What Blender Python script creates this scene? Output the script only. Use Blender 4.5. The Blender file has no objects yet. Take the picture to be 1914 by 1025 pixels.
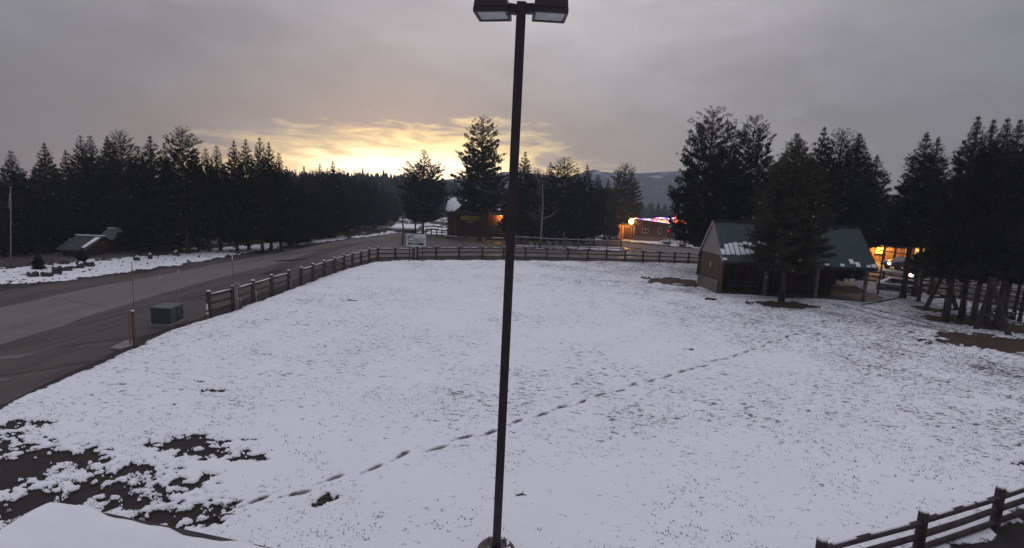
import bpy, math, random
import numpy as np
from mathutils import Vector, Matrix, Euler
R = math.radians
random.seed(7); rng = np.random.default_rng(7)
sc = bpy.context.scene
COL = sc.collection

# ------------------------------------------------------------------ camera
F, W, H = 957.0, 1914.0, 1025.0
CAMZ, PITCH, ROLL = 6.0, R(8.0), R(2.4)
cam_d = bpy.data.cameras.new('camera'); cam = bpy.data.objects.new('camera', cam_d); COL.objects.link(cam)
cam_d.sensor_width = 36; cam_d.lens = 36 * F / W; cam_d.clip_start = 0.05; cam_d.clip_end = 6000
CM = Matrix.Rotation(R(90) - PITCH, 3, 'X') @ Matrix.Rotation(ROLL, 3, 'Z')
cam.matrix_world = Matrix.Translation((0, 0, CAMZ)) @ CM.to_4x4()
sc.camera = cam

# ------------------------------------------------------------------ view, sky, sun
sc.view_settings.view_transform = 'Standard'; sc.view_settings.look = 'None'
sc.view_settings.exposure = 0; sc.view_settings.gamma = 1
sc.view_settings.use_curve_mapping = False
sc.cycles.max_bounces = 5; sc.cycles.diffuse_bounces = 3; sc.cycles.volume_bounces = 0
sc.cycles.transparent_max_bounces = 6
SUN_AZ, SUN_EL = -12.5, 1.6      # degrees right of +Y, above the horizon
world = bpy.data.worlds.new("World"); sc.world = world; world.use_nodes = True
def build_world():
    nt = world.node_tree; N = nt.nodes; L = nt.links; N.clear()
    out = N.new('ShaderNodeOutputWorld'); bg = N.new('ShaderNodeBackground'); bg.inputs[1].default_value = 1.0
    L.new(bg.outputs[0], out.inputs[0])
    tc = N.new('ShaderNodeTexCoord'); sep = N.new('ShaderNodeSeparateXYZ'); L.new(tc.outputs['Generated'], sep.inputs[0])
    def val(v):
        return v
    def m(op, a, b=None, c=None, clamp=False):
        n = N.new('ShaderNodeMath'); n.operation = op; n.use_clamp = clamp
        for i, s in enumerate((a, b, c)):
            if s is None: continue
            if isinstance(s, (int, float)): n.inputs[i].default_value = s
            else: L.new(s, n.inputs[i])
        return n.outputs[0]
    def mixc(f, a, b, mode='MIX'):
        n = N.new('ShaderNodeMix'); n.data_type = 'RGBA'; n.blend_type = mode; n.clamp_factor = True
        for s, i in ((f, 0), (a, 6), (b, 7)):
            if isinstance(s, (int, float)): n.inputs[i].default_value = s
            elif isinstance(s, tuple): n.inputs[i].default_value = (*s, 1)
            else: L.new(s, n.inputs[i])
        return n.outputs[2]
    def noise(scale, sx, sy, sz, detail=5, rough=.55, dist=0., off=0.):
        mp = N.new('ShaderNodeMapping'); mp.inputs['Scale'].default_value = (sx, sy, sz); mp.inputs['Location'].default_value = (off, off * .7, off * .3)
        L.new(tc.outputs['Generated'], mp.inputs[0])
        n = N.new('ShaderNodeTexNoise'); n.inputs['Scale'].default_value = scale; n.inputs['Detail'].default_value = detail
        n.inputs['Roughness'].default_value = rough; n.inputs['Distortion'].default_value = dist
        L.new(mp.outputs[0], n.inputs['Vector']); return n.outputs['Fac']
    x, y, z = sep.outputs
    el = m('MULTIPLY', m('ARCSINE', z), 57.29578)          # degrees
    az = m('MULTIPLY', m('ARCTAN2', x, y), 57.29578)
    def gauss(v, c, w):
        d = m('DIVIDE', m('SUBTRACT', v, c), w); return m('EXPONENT', m('MULTIPLY', m('MULTIPLY', d, d), -1.0))
    # physical dusk sky, very weak, seen through thin cloud
    sky = N.new('ShaderNodeTexSky'); sky.sky_type = 'NISHITA'; sky.sun_disc = False
    sky.sun_elevation = R(SUN_EL); sky.sun_rotation = R(SUN_AZ)
    skys = mixc(1.0, sky.outputs[0], (0.02, 0.02, 0.02), 'MULTIPLY')
    # cloud deck: brightest over the set sun, duller away from it
    sunv = Vector((math.sin(R(SUN_AZ + 15)), math.cos(R(SUN_AZ + 15)), 0.30)).normalized()
    vd = N.new('ShaderNodeVectorMath'); vd.operation = 'DOT_PRODUCT'; L.new(tc.outputs['Generated'], vd.inputs[0]); vd.inputs[1].default_value = sunv
    ang = m('MULTIPLY', m('ARCCOSINE', vd.outputs['Value']), 57.29578)
    near = gauss(ang, 0.0, 34.0)
    far = gauss(ang, 0.0, 95.0)
    deck = mixc(far, (.140, .145, .170), (.178, .176, .206))
    deck = mixc(m('MULTIPLY', near, .95), deck, (.385, .365, .385))
    zen = m('ADD', .82, m('MULTIPLY', m('MULTIPLY', z, m('MAXIMUM', z, 0.0)), 4.7))
    n1 = noise(2.6, 1, 1, 2.2, 6, .55, .4)
    n2 = noise(6.5, 1, 1, 3.0, 5, .6, .6, 3.1)
    c1 = m('ADD', m('MULTIPLY', m('SUBTRACT', n1, .5), .75), m('MULTIPLY', m('SUBTRACT', n2, .5), .38))
    deck_v = N.new('ShaderNodeVectorMath'); deck_v.operation = 'SCALE'; L.new(deck, deck_v.inputs[0]); L.new(m('MULTIPLY', m('ADD', c1, 1.0), zen), deck_v.inputs['Scale'])
    # warm wash low over the sun
    wash = m('MULTIPLY', gauss(az, SUN_AZ + 5, 22.0), gauss(el, 0.0, 8.5))
    c = mixc(m('MULTIPLY', wash, .55), deck_v.outputs[0], (.56, .45, .40))
    # burning gap between cloud deck and horizon, broken by streaks
    st = noise(5.0, 1.0, 1.0, 9.0, 6, .6, .9, 5.5)
    st2 = noise(16.0, 1.0, 1.0, 4.5, 4, .6, .5, 9.5)
    stk = m('ADD', m('MULTIPLY', m('SUBTRACT', st, .5), 7.5), m('MULTIPLY', m('SUBTRACT', st2, .5), 5.5))
    top = m('ADD', m('MULTIPLY', gauss(az, SUN_AZ + 3., 27.0), 8.6), stk)       # upper edge of the gap in degrees
    t = m('DIVIDE', m('SUBTRACT', top, m('ADD', el, 0.0)), 3.4, None, True)
    gap = m('MULTIPLY', t, gauss(az, SUN_AZ + 2.5, 22.0), None, True)
    gap = m('MULTIPLY', gap, m('GREATER_THAN', y, 0.0))
    c = mixc(m('MULTIPLY', m('SMOOTH_MIN', gap, 1.0, .1), 1.25, None, True), c, (1.42, 1.08, .50))
    core = m('MULTIPLY', m('POWER', gap, 2.6), m('MULTIPLY', gauss(az, SUN_AZ, 11.0), gauss(el, 1.4, 3.0)))
    core = m('MULTIPLY', core, 2.6, None, True)
    c = mixc(core, c, (2.5, 2.1, 1.5))
    # small slate clouds beside the gap
    for (ca, ce, wa, we, k) in ((3.6, 4.6, 2.1, 1.25, .8), (1.6, 3.6, 2.2, .8, .6), (-5.0, 2.3, 1.6, .5, .75), (27.0, 9.5, 2.0, .9, .3), (-24, 6.2, 7.0, .8, .35)):
        b = m('MULTIPLY', gauss(az, ca, wa), gauss(el, ce, we))
        b = m('MULTIPLY', m('SUBTRACT', m('ADD', b, m('MULTIPLY', m('SUBTRACT', n2, .5), 1.4)), .35), 3.0, None, True)
        b = m('MULTIPLY', b, m('GREATER_THAN', y, 0.0))
        b = m('MULTIPLY', b, m('GREATER_THAN', m('MULTIPLY', gauss(az, ca, wa * 1.6), gauss(el, ce, we * 1.8)), .12))
        c = mixc(m('MULTIPLY', b, k), c, (.33, .33, .37))
    tot = mixc(1.0, c, skys, 'ADD')
    L.new(tot, bg.inputs[0])
build_world()
sun_d = bpy.data.lights.new('sun', 'SUN'); sun_d.energy = 0.12; sun_d.angle = R(18); sun_d.color = (1, .72, .45)
sun = bpy.data.objects.new('sun', sun_d); COL.objects.link(sun)
sv = Vector((math.sin(R(SUN_AZ)), math.cos(R(SUN_AZ)), math.tan(R(SUN_EL + 3))))
sun.rotation_euler = sv.to_track_quat('Z', 'Y').to_euler(); sun.location = (0, 0, 40)

# ------------------------------------------------------------------ picture helpers (photo pixel -> place on the ground)
def ray(px, py):
    return (CM @ Vector((px - W / 2, H / 2 - py, -F))).normalized()
def g(px, py, z=0.0):
    d = ray(px, py); t = (z - CAMZ) / d.z
    return Vector((d.x * t, d.y * t, z))
def at(px, py, D):
    d = ray(px, py); t = D / d.y
    return Vector((d.x * t, D, CAMZ + d.z * t))
def depth(px, py): return g(px, py).y

# ------------------------------------------------------------------ numpy noise
def _h(ix, iy, s):
    n = (ix.astype(np.int64) * 374761393 + iy.astype(np.int64) * 668265263 + s * 1442695041) & 0xffffffff
    n = ((n ^ (n >> 13)) * 1274126177) & 0xffffffff
    n = (n ^ (n >> 16)) & 0xffffffff
    return n / 4294967295.0
def vnoise(x, y, s=0):
    ix = np.floor(x); iy = np.floor(y); fx = x - ix; fy = y - iy
    fx = fx * fx * (3 - 2 * fx); fy = fy * fy * (3 - 2 * fy)
    a = _h(ix, iy, s); b = _h(ix + 1, iy, s); c = _h(ix, iy + 1, s); d = _h(ix + 1, iy + 1, s)
    return (a + (b - a) * fx) * (1 - fy) + (c + (d - c) * fx) * fy
def fbm(x, y, s=0, o=4, r=.5):
    t = 0; a = 1; n = 0
    for k in range(o):
        t = t + a * vnoise(x * 2 ** k + 13.7 * k, y * 2 ** k - 7.3 * k, s + k); n += a; a *= r
    return t / n
def sstep(a, b, x):
    t = np.clip((x - a) / (b - a), 0, 1); return t * t * (3 - 2 * t)
def sdf(poly, X, Y):
    """signed distance, positive inside"""
    best = np.full(X.shape, 1e9); inside = np.zeros(X.shape, bool); n = len(poly)
    for i in range(n):
        x0, y0 = poly[i]; x1, y1 = poly[(i + 1) % n]
        dx, dy = x1 - x0, y1 - y0; l2 = dx * dx + dy * dy + 1e-12
        t = np.clip(((X - x0) * dx + (Y - y0) * dy) / l2, 0, 1)
        best = np.minimum(best, (X - x0 - t * dx) ** 2 + (Y - y0 - t * dy) ** 2)
        c = ((y0 > Y) != (y1 > Y)) & (X < (x1 - x0) * (Y - y0) / ((y1 - y0) if abs(y1 - y0) > 1e-9 else 1e-9) + x0)
        inside ^= c
    d = np.sqrt(best); return np.where(inside, d, -d)
def line_d(pts, X, Y):
    best = np.full(X.shape, 1e9)
    for (x0, y0), (x1, y1) in zip(pts[:-1], pts[1:]):
        dx, dy = x1 - x0, y1 - y0; l2 = dx * dx + dy * dy + 1e-12
        t = np.clip(((X - x0) * dx + (Y - y0) * dy) / l2, 0, 1)
        best = np.minimum(best, (X - x0 - t * dx) ** 2 + (Y - y0 - t * dy) ** 2)
    return np.sqrt(best)
def gp(pts): return [tuple(g(*p))[:2] for p in pts]

# ------------------------------------------------------------------ materials
MATS = {}
def mat(name, col, rough=.8, col2=None, scale=3., stretch=(1, 1, 1), bump=0., bscale=20., spec=.3, metal=0., emit=None, estr=0., detail=5, contrast=(.35, .65), coord='Object'):
    if name in MATS: return MATS[name]
    m = bpy.data.materials.new(name); m.use_nodes = True; nt = m.node_tree; N = nt.nodes; L = nt.links
    b = N['Principled BSDF']; b.inputs['Roughness'].default_value = rough; b.inputs['Specular IOR Level'].default_value = spec
    b.inputs['Metallic'].default_value = metal; b.inputs['Base Color'].default_value = (*col, 1)
    tc = N.new('ShaderNodeTexCoord'); mp = N.new('ShaderNodeMapping'); mp.inputs['Scale'].default_value = stretch
    L.new(tc.outputs[coord], mp.inputs[0])
    if col2 is not None:
        n = N.new('ShaderNodeTexNoise'); n.inputs['Scale'].default_value = scale; n.inputs['Detail'].default_value = detail
        L.new(mp.outputs[0], n.inputs['Vector'])
        r = N.new('ShaderNodeValToRGB'); r.color_ramp.elements[0].position = contrast[0]; r.color_ramp.elements[1].position = contrast[1]
        r.color_ramp.elements[0].color = (*col, 1); r.color_ramp.elements[1].color = (*col2, 1)
        L.new(n.outputs['Fac'], r.inputs[0]); L.new(r.outputs[0], b.inputs['Base Color'])
    if bump:
        n = N.new('ShaderNodeTexNoise'); n.inputs['Scale'].default_value = bscale; n.inputs['Detail'].default_value = 4
        L.new(mp.outputs[0], n.inputs['Vector'])
        bu = N.new('ShaderNodeBump'); bu.inputs['Strength'].default_value = bump; bu.inputs['Distance'].default_value = .02
        L.new(n.outputs['Fac'], bu.inputs['Height']); L.new(bu.outputs[0], b.inputs['Normal'])
    if emit:
        b.inputs['Emission Color'].default_value = (*emit, 1); b.inputs['Emission Strength'].default_value = estr
    MATS[name] = m; return m
SNOWC = (.80, .80, .86)
M_snow = mat('snow', (.78, .77, .81), .6, (.82, .81, .845), 4, bump=.5, bscale=9, spec=.2)
M_log = mat('log_wood', (.045, .028, .024), .85, (.085, .055, .047), 2.5, (1, 1, 1), .5, 14)
M_dlog = mat('dark_log', (.035, .024, .020), .9, (.065, .045, .038), 4)
M_oldlog = mat('weathered_log', (.10, .085, .08), .9, (.19, .17, .16), 3, (1, 1, 1), .5, 14)
M_pole = mat('bronze_paint', (.028, .018, .022), .45, (.036, .024, .028), 2, spec=.4)
M_plank = mat('plank_wood', (.095, .050, .034), .85, (.16, .090, .060), 3, (4, 4, .5), .4, 12)
M_plank2 = mat('plank_wood_dark', (.072, .042, .031), .85, (.12, .070, .050), 3, (4, 4, .5), .4, 12)
M_gable = mat('gable_board', (.22, .19, .18), .85, (.28, .25, .235), 3, (4, 4, .5))
M_green = mat('green_metal_roof', (.034, .052, .055), .62, (.046, .066, .068), 1.2, spec=.25)
M_tin = mat('old_tin_roof', (.050, .055, .055), .65, (.095, .10, .10), 2.5, (3, 1, 1), spec=.5)
M_rust = mat('dark_shingle', (.05, .042, .045), .9, (.08, .07, .07), 8)
M_stone = mat('field_stone', (.16, .125, .10), .9, (.26, .215, .18), 5, bump=.6)
M_stone2 = mat('field_stone_grey', (.13, .12, .115), .9, (.22, .205, .19), 5, bump=.6)
M_mortar = mat('mortar', (.09, .08, .072), .95)
M_rock = mat('boulder', (.035, .028, .028), .9, (.085, .066, .066), 4, bump=.8, bscale=6)
M_trans = mat('green_cabinet_paint', (.046, .058, .048), .6, (.058, .070, .058), 2)
M_conc = mat('concrete', (.16, .15, .145), .9, (.24, .225, .215), 3, bump=.4)
M_orange = mat('orange_fibreglass', (.22, .095, .07), .5)
M_white = mat('white_paint', (.62, .62, .64), .5)
M_black = mat('black_print', (.02, .02, .022), .6)
M_whip = mat('pale_fibreglass', (.30, .27, .26), .6)
M_red = mat('red_print', (.30, .03, .03), .6)
M_signw = mat('sign_white', (.50, .52, .52), .5, (.56, .58, .58), 6)
M_sign_y = mat('yellow_sign', (.42, .40, .04), .5)
M_grey = mat('galvanised_steel', (.20, .21, .21), .45, (.26, .27, .27), 5, metal=.3)
M_glass = mat('window_glass', (.03, .035, .04), .08, spec=.6)
M_lens = mat('lamp_lens', (.42, .43, .45), .25, (.55, .56, .58), 8, spec=.5, bump=.3, bscale=40)
M_brown = mat('brown_siding', (.11, .055, .042), .8, (.14, .07, .052), 3, (1, 1, 6))
M_tan = mat('tan_skirting', (.20, .13, .10), .85, (.24, .16, .125), 3)
M_bark = mat('bark', (.045, .034, .030), .95, (.085, .066, .058), 6, (1, 1, .3), .7, 18)
M_birch = mat('pale_bark', (.20, .17, .165), .9, (.30, .26, .25), 5, (1, 1, 1.5))
M_needle = mat('pine_needles', (.014, .014, .008), .85, (.028, .026, .015), 1.3, spec=.15)
M_needle2 = mat('pine_needles_olive', (.020, .018, .010), .85, (.042, .037, .021), 1.3, spec=.15)
M_needle3 = mat('pine_needles_pale_olive', (.034, .032, .018), .8, (.072, .066, .038), 1.3, spec=.15)  # paler olive needle colour of the broad full pine
M_far = mat('distant_needles', (.020, .026, .022), .9, (.038, .042, .034), .4, spec=.1)
M_drygrass = mat('dry_grass', (.10, .055, .040), .9, (.19, .12, .085), 1.5)
M_tuft = mat('grass_tuft', (.035, .030, .026), .9, (.075, .060, .050), 3)
M_twig = mat('twig', (.07, .05, .045), .9)
M_brownlog = mat('brown_stained_log', (.075, .030, .020), .7, (.11, .048, .033), 3)
M_rubber = mat('rubber', (.015, .015, .016), .8)
M_carp = mat('car_paint', (.03, .032, .038), .3, spec=.5)

# ------------------------------------------------------------------ object helpers
def empty(name, loc, rz=0.):
    o = bpy.data.objects.new(name, None); COL.objects.link(o); o.location = loc; o.rotation_euler = (0, 0, rz)
    o.empty_display_size = .2; return o
def tag(o, label=None, cat=None, group=None, kind=None):
    if label: o['label'] = label
    if cat: o['category'] = cat
    if group: o['group'] = group
    if kind: o['kind'] = kind
    return o
def thing(name, loc, label, cat, group=None, rz=0.): return tag(empty(name, loc, rz), label, cat, group)
class MB:
    def __init__(s): s.v = []; s.f = []; s.mi = []; s.k = 0
    def face(s, vs):
        n = len(s.v); s.v += [Vector(p) for p in vs]; s.f.append(tuple(range(n, n + len(vs)))); s.mi.append(s.k); return s
    def add(s, vs, fs):
        n = len(s.v); s.v += [Vector(p) for p in vs]
        for f in fs: s.f.append(tuple(n + i for i in f)); s.mi.append(s.k)
        return s
    def hexa(s, p):   # 8 corners: bottom 4 ccw, top 4 ccw
        return s.add(p, [(3, 2, 1, 0), (4, 5, 6, 7), (0, 1, 5, 4), (1, 2, 6, 5), (2, 3, 7, 6), (3, 0, 4, 7)])
    def box(s, c, size, rz=0., ch=0.):
        c = Vector(c); hx, hy, hz = size[0] / 2, size[1] / 2, size[2] / 2; m = Matrix.Rotation(rz, 3, 'Z')
        return s.hexa([c + m @ Vector(q) for q in ((-hx, -hy, -hz), (hx, -hy, -hz), (hx, hy, -hz), (-hx, hy, -hz), (-hx, -hy, hz), (hx, -hy, hz), (hx, hy, hz), (-hx, hy, hz))])
    def beam(s, a, b, w, h, up=(0, 0, 1)):
        a = Vector(a); b = Vector(b); d = (b - a).normalized(); u = Vector(up)
        if abs(d.dot(u)) > .98: u = Vector((0, 1, 0))
        r = d.cross(u).normalized(); u = r.cross(d)
        q = [(-1, -1), (1, -1), (1, 1), (-1, 1)]
        P = [a + r * x * w / 2 + u * y * h / 2 for x, y in q] + [b + r * x * w / 2 + u * y * h / 2 for x, y in q]
        return s.add(P, [(0, 1, 2, 3), (7, 6, 5, 4), (0, 4, 5, 1), (1, 5, 6, 2), (2, 6, 7, 3), (3, 7, 4, 0)])
    def tube(s, pts, rad, n=7, cap=True):
        pts = [Vector(p) for p in pts]; k = len(pts)
        if isinstance(rad, (int, float)): rad = [rad] * k
        V = []; fs = []
        d0 = (pts[1] - pts[0]).normalized(); u = Vector((0, 0, 1)) if abs(d0.z) < .9 else Vector((1, 0, 0))
        for i, p in enumerate(pts):
            d = (pts[min(i + 1, k - 1)] - pts[max(i - 1, 0)]).normalized()
            r = d.cross(u).normalized(); w = r.cross(d)
            for j in range(n):
                a = 2 * math.pi * j / n; V.append(p + (r * math.cos(a) + w * math.sin(a)) * rad[i])
        for i in range(k - 1):
            for j in range(n):
                a = i * n + j; b = i * n + (j + 1) % n; fs.append((a, b, b + n, a + n))
        if cap: fs.append(tuple(reversed(range(n)))); fs.append(tuple(range((k - 1) * n, k * n)))
        return s.add(V, fs)
    def build(s, name, m, root=None, smooth=False, bevel=0.):
        me = bpy.data.meshes.new(name); off = root.location if root is not None and root.get('_w', 1) else Vector()
        me.from_pydata([tuple(v - off) for v in s.v], [], s.f)
        for x in (m if isinstance(m, (list, tuple)) else [m]): me.materials.append(x)
        if isinstance(m, (list, tuple)): me.polygons.foreach_set('material_index', s.mi)
        if smooth: me.polygons.foreach_set('use_smooth', [True] * len(me.polygons))
        me.update(); o = bpy.data.objects.new(name, me); COL.objects.link(o)
        if root is not None: o.parent = root
        if bevel:
            b = o.modifiers.new('bevel', 'BEVEL'); b.width = bevel; b.segments = 2; b.limit_method = 'ANGLE'
        return o
def npmesh(name, V, T, m, root=None, mi=None):
    """V (n,3), T (k,3) triangles"""
    me = bpy.data.meshes.new(name); V = np.asarray(V, np.float32); T = np.asarray(T, np.int32)
    me.vertices.add(len(V)); me.vertices.foreach_set('co', V.ravel())
    c = T.shape[1]; me.loops.add(T.size); me.loops.foreach_set('vertex_index', T.ravel())
    me.polygons.add(len(T)); me.polygons.foreach_set('loop_start', np.arange(0, T.size, c, dtype=np.int32)); me.polygons.foreach_set('loop_total', np.full(len(T), c, np.int32))
    for x in (m if isinstance(m, (list, tuple)) else [m]): me.materials.append(x)
    if mi is not None: me.polygons.foreach_set('material_index', np.asarray(mi, np.int32))
    me.update(calc_edges=True); o = bpy.data.objects.new(name, me); COL.objects.link(o)
    if root is not None: o.parent = root
    return o
def copy_tree(o, parent=None):
    c = o.copy(); COL.objects.link(c); c.parent = parent
    for ch in list(o.children): copy_tree(ch, c)
    return c
def local(root): root['_w'] = 0; return root
def lamp(name, loc, power, col, r=.08):
    d = bpy.data.lights.new(name, 'POINT'); d.energy = power; d.color = col; d.shadow_soft_size = r
    o = bpy.data.objects.new(name, d); COL.objects.link(o); o.location = loc; return o

# ================================================================== THE GROUND
field = gp([(-260, 900), (-80, 800), (0, 765), (60, 740), (120, 712), (165, 693), (215, 668), (262, 649), (300, 629), (350, 610), (395, 598), (440, 581), (500, 559), (545, 542), (600, 521), (650, 504), (700, 491), (750, 487.5), (900, 487), (1100, 489), (1320, 494), (1450, 503), (1560, 514), (1640, 530), (1720, 548), (1800, 562), (1914, 585), (2100, 640)]) + [(60, 20), (45, 3), (-12, 3)]
verge = gp([(-300, 530), (0, 504), (100, 497), (250, 483), (400, 466), (520, 454), (600, 446), (640, 444), (700, 438), (740, 434), (740, 435.5), (700, 441), (630, 448.5), (560, 459), (470, 471), (330, 496), (200, 513), (100, 528), (0, 533), (-300, 560)])
isl1 = gp([(955, 461), (1000, 461), (1080, 465), (1165, 468), (1160, 464), (1080, 459), (1000, 455), (955, 454)])
isl2 = gp([(1160, 451), (1200, 453), (1240, 458), (1300, 464), (1340, 466), (1340, 460), (1290, 457), (1220, 451), (1160, 448)])
isl3 = gp([(795, 437), (830, 439), (860, 440), (860, 438), (800, 433)])
def build_ground():
    u = np.linspace(-1.6, 1.6, 721)
    s = np.concatenate([np.linspace(1 / 6.2, 1 / 62., 430), 1 / np.geomspace(63, 420, 60)])
    D = 1 / s; X = (D[:, None] * u[None, :]); Y = np.repeat(D[:, None], len(u), 1)
    Z = np.zeros_like(X)
    e1 = fbm(X * 1.3, Y * 1.3, 3, 5, .6) - .5; e2 = fbm(X * .35, Y * .35, 9, 4) - .5; hf = fbm(X * 4.5, Y * 4.5, 21, 4, .6) - .5
    # --- snow cover 0..1 (before fine break-up)
    sn = sstep(-.16, .16, sdf(field, X, Y) + e1 * .55 + hf * .2)
    vg = sstep(-.2, .2, sdf(verge, X, Y) + e1 * 2.2 + .1) * sstep(-.16, .05, hf + .10 + e1 * .3)
    sn = np.maximum(sn, vg)
    for isl in (isl1, isl2, isl3):
        sn = np.maximum(sn, sstep(-.2, .3, sdf(isl, X, Y) + e1 * 1.2))
    # forest floor left of the road: patchy old snow
    ff = gp([(-400, 540), (0, 512), (250, 490), (520, 458), (640, 444), (740, 431)]) + [(-40, 300), (-600, 300)]
    inff = sstep(0, 1.0, sdf(ff, X, Y))
    sn = np.maximum(sn, inff * sstep(.03, .16, e1 + e2 * .7) * .75)
    back = sstep(0, 4, Y - 85 - X * .0) * (1 - inff)
    sn = np.maximum(sn, back * sstep(-.05, .1, e2))
    # --- bare patches in the meadow (centre px, radii in metres, raggedness, depth)
    bare = np.zeros_like(X)
    def patch(px, py, rx, ry, rag=1.0, solid=1.0, rot=0.):
        nonlocal bare
        c = g(px, py); dx = X - c.x; dy = Y - c.y; ca, sa = math.cos(rot), math.sin(rot)
        q = np.sqrt(((dx * ca + dy * sa) / rx) ** 2 + ((-dx * sa + dy * ca) / ry) ** 2)
        bare = np.maximum(bare, np.clip(1.35 - q, 0, 1.2) * solid)
    patch(352, 832, .75, .42, solid=1.25); patch(395, 850, .8, .35, solid=.95); patch(450, 858, .55, .22); patch(465, 826, .28, .07); patch(400, 828, .55, .10, solid=1.1)
    patch(45, 870, .95, .75, solid=1.3); patch(0, 900, .9, .8, solid=1.3); patch(140, 860, .75, .5, solid=.95); patch(-60, 850, 1.2, 1.0, solid=1.2)
    patch(220, 910, .9, .8, solid=.80); patch(160, 925, .4, .5, solid=1.25); patch(300, 925, .8, .7, solid=.72); patch(360, 910, .5, .4, solid=.62)
    patch(310, 968, .65, .35, solid=1.1); patch(395, 960, .4, .35, solid=.85); patch(250, 950, .6, .3, solid=.95); patch(40, 950, .8, .6, solid=1.15)
    patch(20, 800, .6, .35, solid=.70); patch(75, 793, .4, .12); patch(270, 880, .6, .25, solid=.9); patch(330, 985, .9, .25, solid=.75)
    patch(218, 721, .5, .10); patch(373, 716, .35, .07); patch(392, 734, .45, .14); patch(370, 763, .2, .05); patch(165, 742, .2, .05); patch(310, 762, .25, .05)
    patch(607, 940, .22, .20, rot=.8, solid=1.1); patch(843, 742, .18, .06); patch(1289, 655, .28, .13, solid=1.2); patch(1685, 665, .2, .12, solid=1.1); patch(658, 563, .75, .35, solid=.85)
    patch(1506, 771, .12, .06); patch(1903, 870, .3, .2, solid=.8); patch(1180, 780, .1, .05); patch(575, 610, .3, .1, solid=.7)
    rg = hf * 1.2 + (fbm(X * 8, Y * 8, 33, 3, .6) - .5) * 1.25
    bm = sstep(.50, .58, bare + (rg * 1.5 + (fbm(X * 17, Y * 17, 61, 2) - .5) * .5) * (bare > .02))
    sn = sn * (1 - bm)
    # ground shows under the front fence and along the near right corner
    nr = gp([(1640, 1070), (1750, 1034), (1830, 1002), (1914, 966), (2100, 880)]) + [(30, 2), (5, 2)]
    sn *= 1 - sstep(-.15, .2, sdf(nr, X, Y) + e1 * .9)
    # mulch and bare needle litter under the trees and the shelter floor
    mul = np.zeros_like(X)
    def disc(px, py, rx, ry, soft=.5):
        nonlocal mul
        c = g(px, py); q = np.sqrt(((X - c.x) / rx) ** 2 + ((Y - c.y) / ry) ** 2)
        mul = np.maximum(mul, sstep(0, soft, 1 - q + e1 * 1.3 + hf * .7))
    disc(1475, 571, 3.0, 1.5); disc(1262, 527, 3.0, 3.0); disc(1225, 524, 1.3, 1.6); disc(1330, 560, .8, .9); disc(1860, 642, 4.4, 2.4); disc(1790, 600, 2.6, 2.4); disc(1880, 612, 3.0, 3.0); disc(1735, 580, 1.2, 1.6)
    hutp = gp([(1343, 552), (1480, 559), (1612, 569), (1650, 560), (1600, 535), (1320, 540)])
    mul = np.maximum(mul, sstep(-.1, .2, sdf(hutp, X, Y) + e1 * .3))
    sn = sn * (1 - mul * sstep(-.30, -.12, -e1 * .3 - .20 + mul * .3))
    # grass showing through thinner snow (weights for the fine break-up in the shader)
    thin = np.clip(.46 + e2 * .65 + .34 * sstep(8, 22, X + (Y - 14) * .25) + .12 * sstep(34, 50, Y) - .22 * sstep(16, 9, Y), 0, 1)
    thin = np.where(sn > .5, thin, 0)
    # wheel track from the shelter to the trees
    pr = np.zeros_like(X)
    for tr in (gp([(1560, 571), (1600, 580), (1650, 596), (1700, 607), (1750, 618), (1800, 629), (1860, 650), (1914, 668)]), gp([(1590, 570), (1640, 582), (1690, 594), (1745, 610), (1800, 622)])):
        pr = np.maximum(pr, sstep(.26, .08, line_d(tr, X, Y) + hf * .16) * .9)
    # --- footprints
    fp = [(437, 950), (487, 938), (562, 925), (624, 896), (698, 879), (755, 856), (822, 842), (868, 823), (922, 811), (968, 791), (1015, 780), (1050, 765), (1090, 757), (1120, 741), (1158, 735), (1185, 722), (1218, 716), (1247, 705), (1272, 698), (1290, 692), (1315, 687), (1333, 678), (1355, 674), (1372, 667), (1393, 661), (1408, 655), (1425, 650), (1440, 643), (1458, 638), (1470, 632), (1486, 627), (1500, 620), (1515, 615), (1526, 608), (1540, 602), (1550, 595), (1562, 588)]
    for i, (px, py) in enumerate(fp):
        c = g(px, py); a = math.atan2(*reversed((g(px + 20, py - 8) - c)[:2])) + random.uniform(-.28, .28); c = c + Vector((random.uniform(-.05, .05), random.uniform(-.06, .06), 0))
        win = np.abs(Y - c.y) < .9
        rows = np.where(win[:, 0])[0]; 
        if len(rows) == 0: continue
        sl = slice(rows[0], rows[-1] + 1); dx = X[sl] - c.x; dy = Y[sl] - c.y
        p = dx * math.cos(a) + dy * math.sin(a); q = -dx * math.sin(a) + dy * math.cos(a)
        wq = .062 + .012 * (p > 0)
        v = sstep(1.25, .7, np.sqrt((p / (.20 + .05 * random.random())) ** 2 + (q / wq) ** 2) + hf[sl] * .5)
        pr[sl] = np.maximum(pr[sl], v)
        v2 = sstep(1.2, .7, np.sqrt(((p + .33) / .10) ** 2 + (q / .03) ** 2)) * .5
        pr[sl] = np.maximum(pr[sl], v2)
    Z = sn * (.05 + .02 * fbm(X * .8, Y * .8, 50, 4) + .012 * hf + .03 * (e2 + .5)) - pr * .035 * sn
    Z += mul * .01 + (1 - sn) * .0
    V = np.stack([X, Y, Z], -1).reshape(-1, 3)
    nr_, nc = X.shape; idx = np.arange(nr_ * nc).reshape(nr_, nc)
    T = np.stack([idx[:-1, :-1], idx[:-1, 1:], idx[1:, 1:], idx[1:, :-1]], -1).reshape(-1, 4)
    o = npmesh('ground', V, T, ground_mat()); tag(o, kind='structure')
    o.data.polygons.foreach_set('use_smooth', np.ones(len(T), bool))
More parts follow.
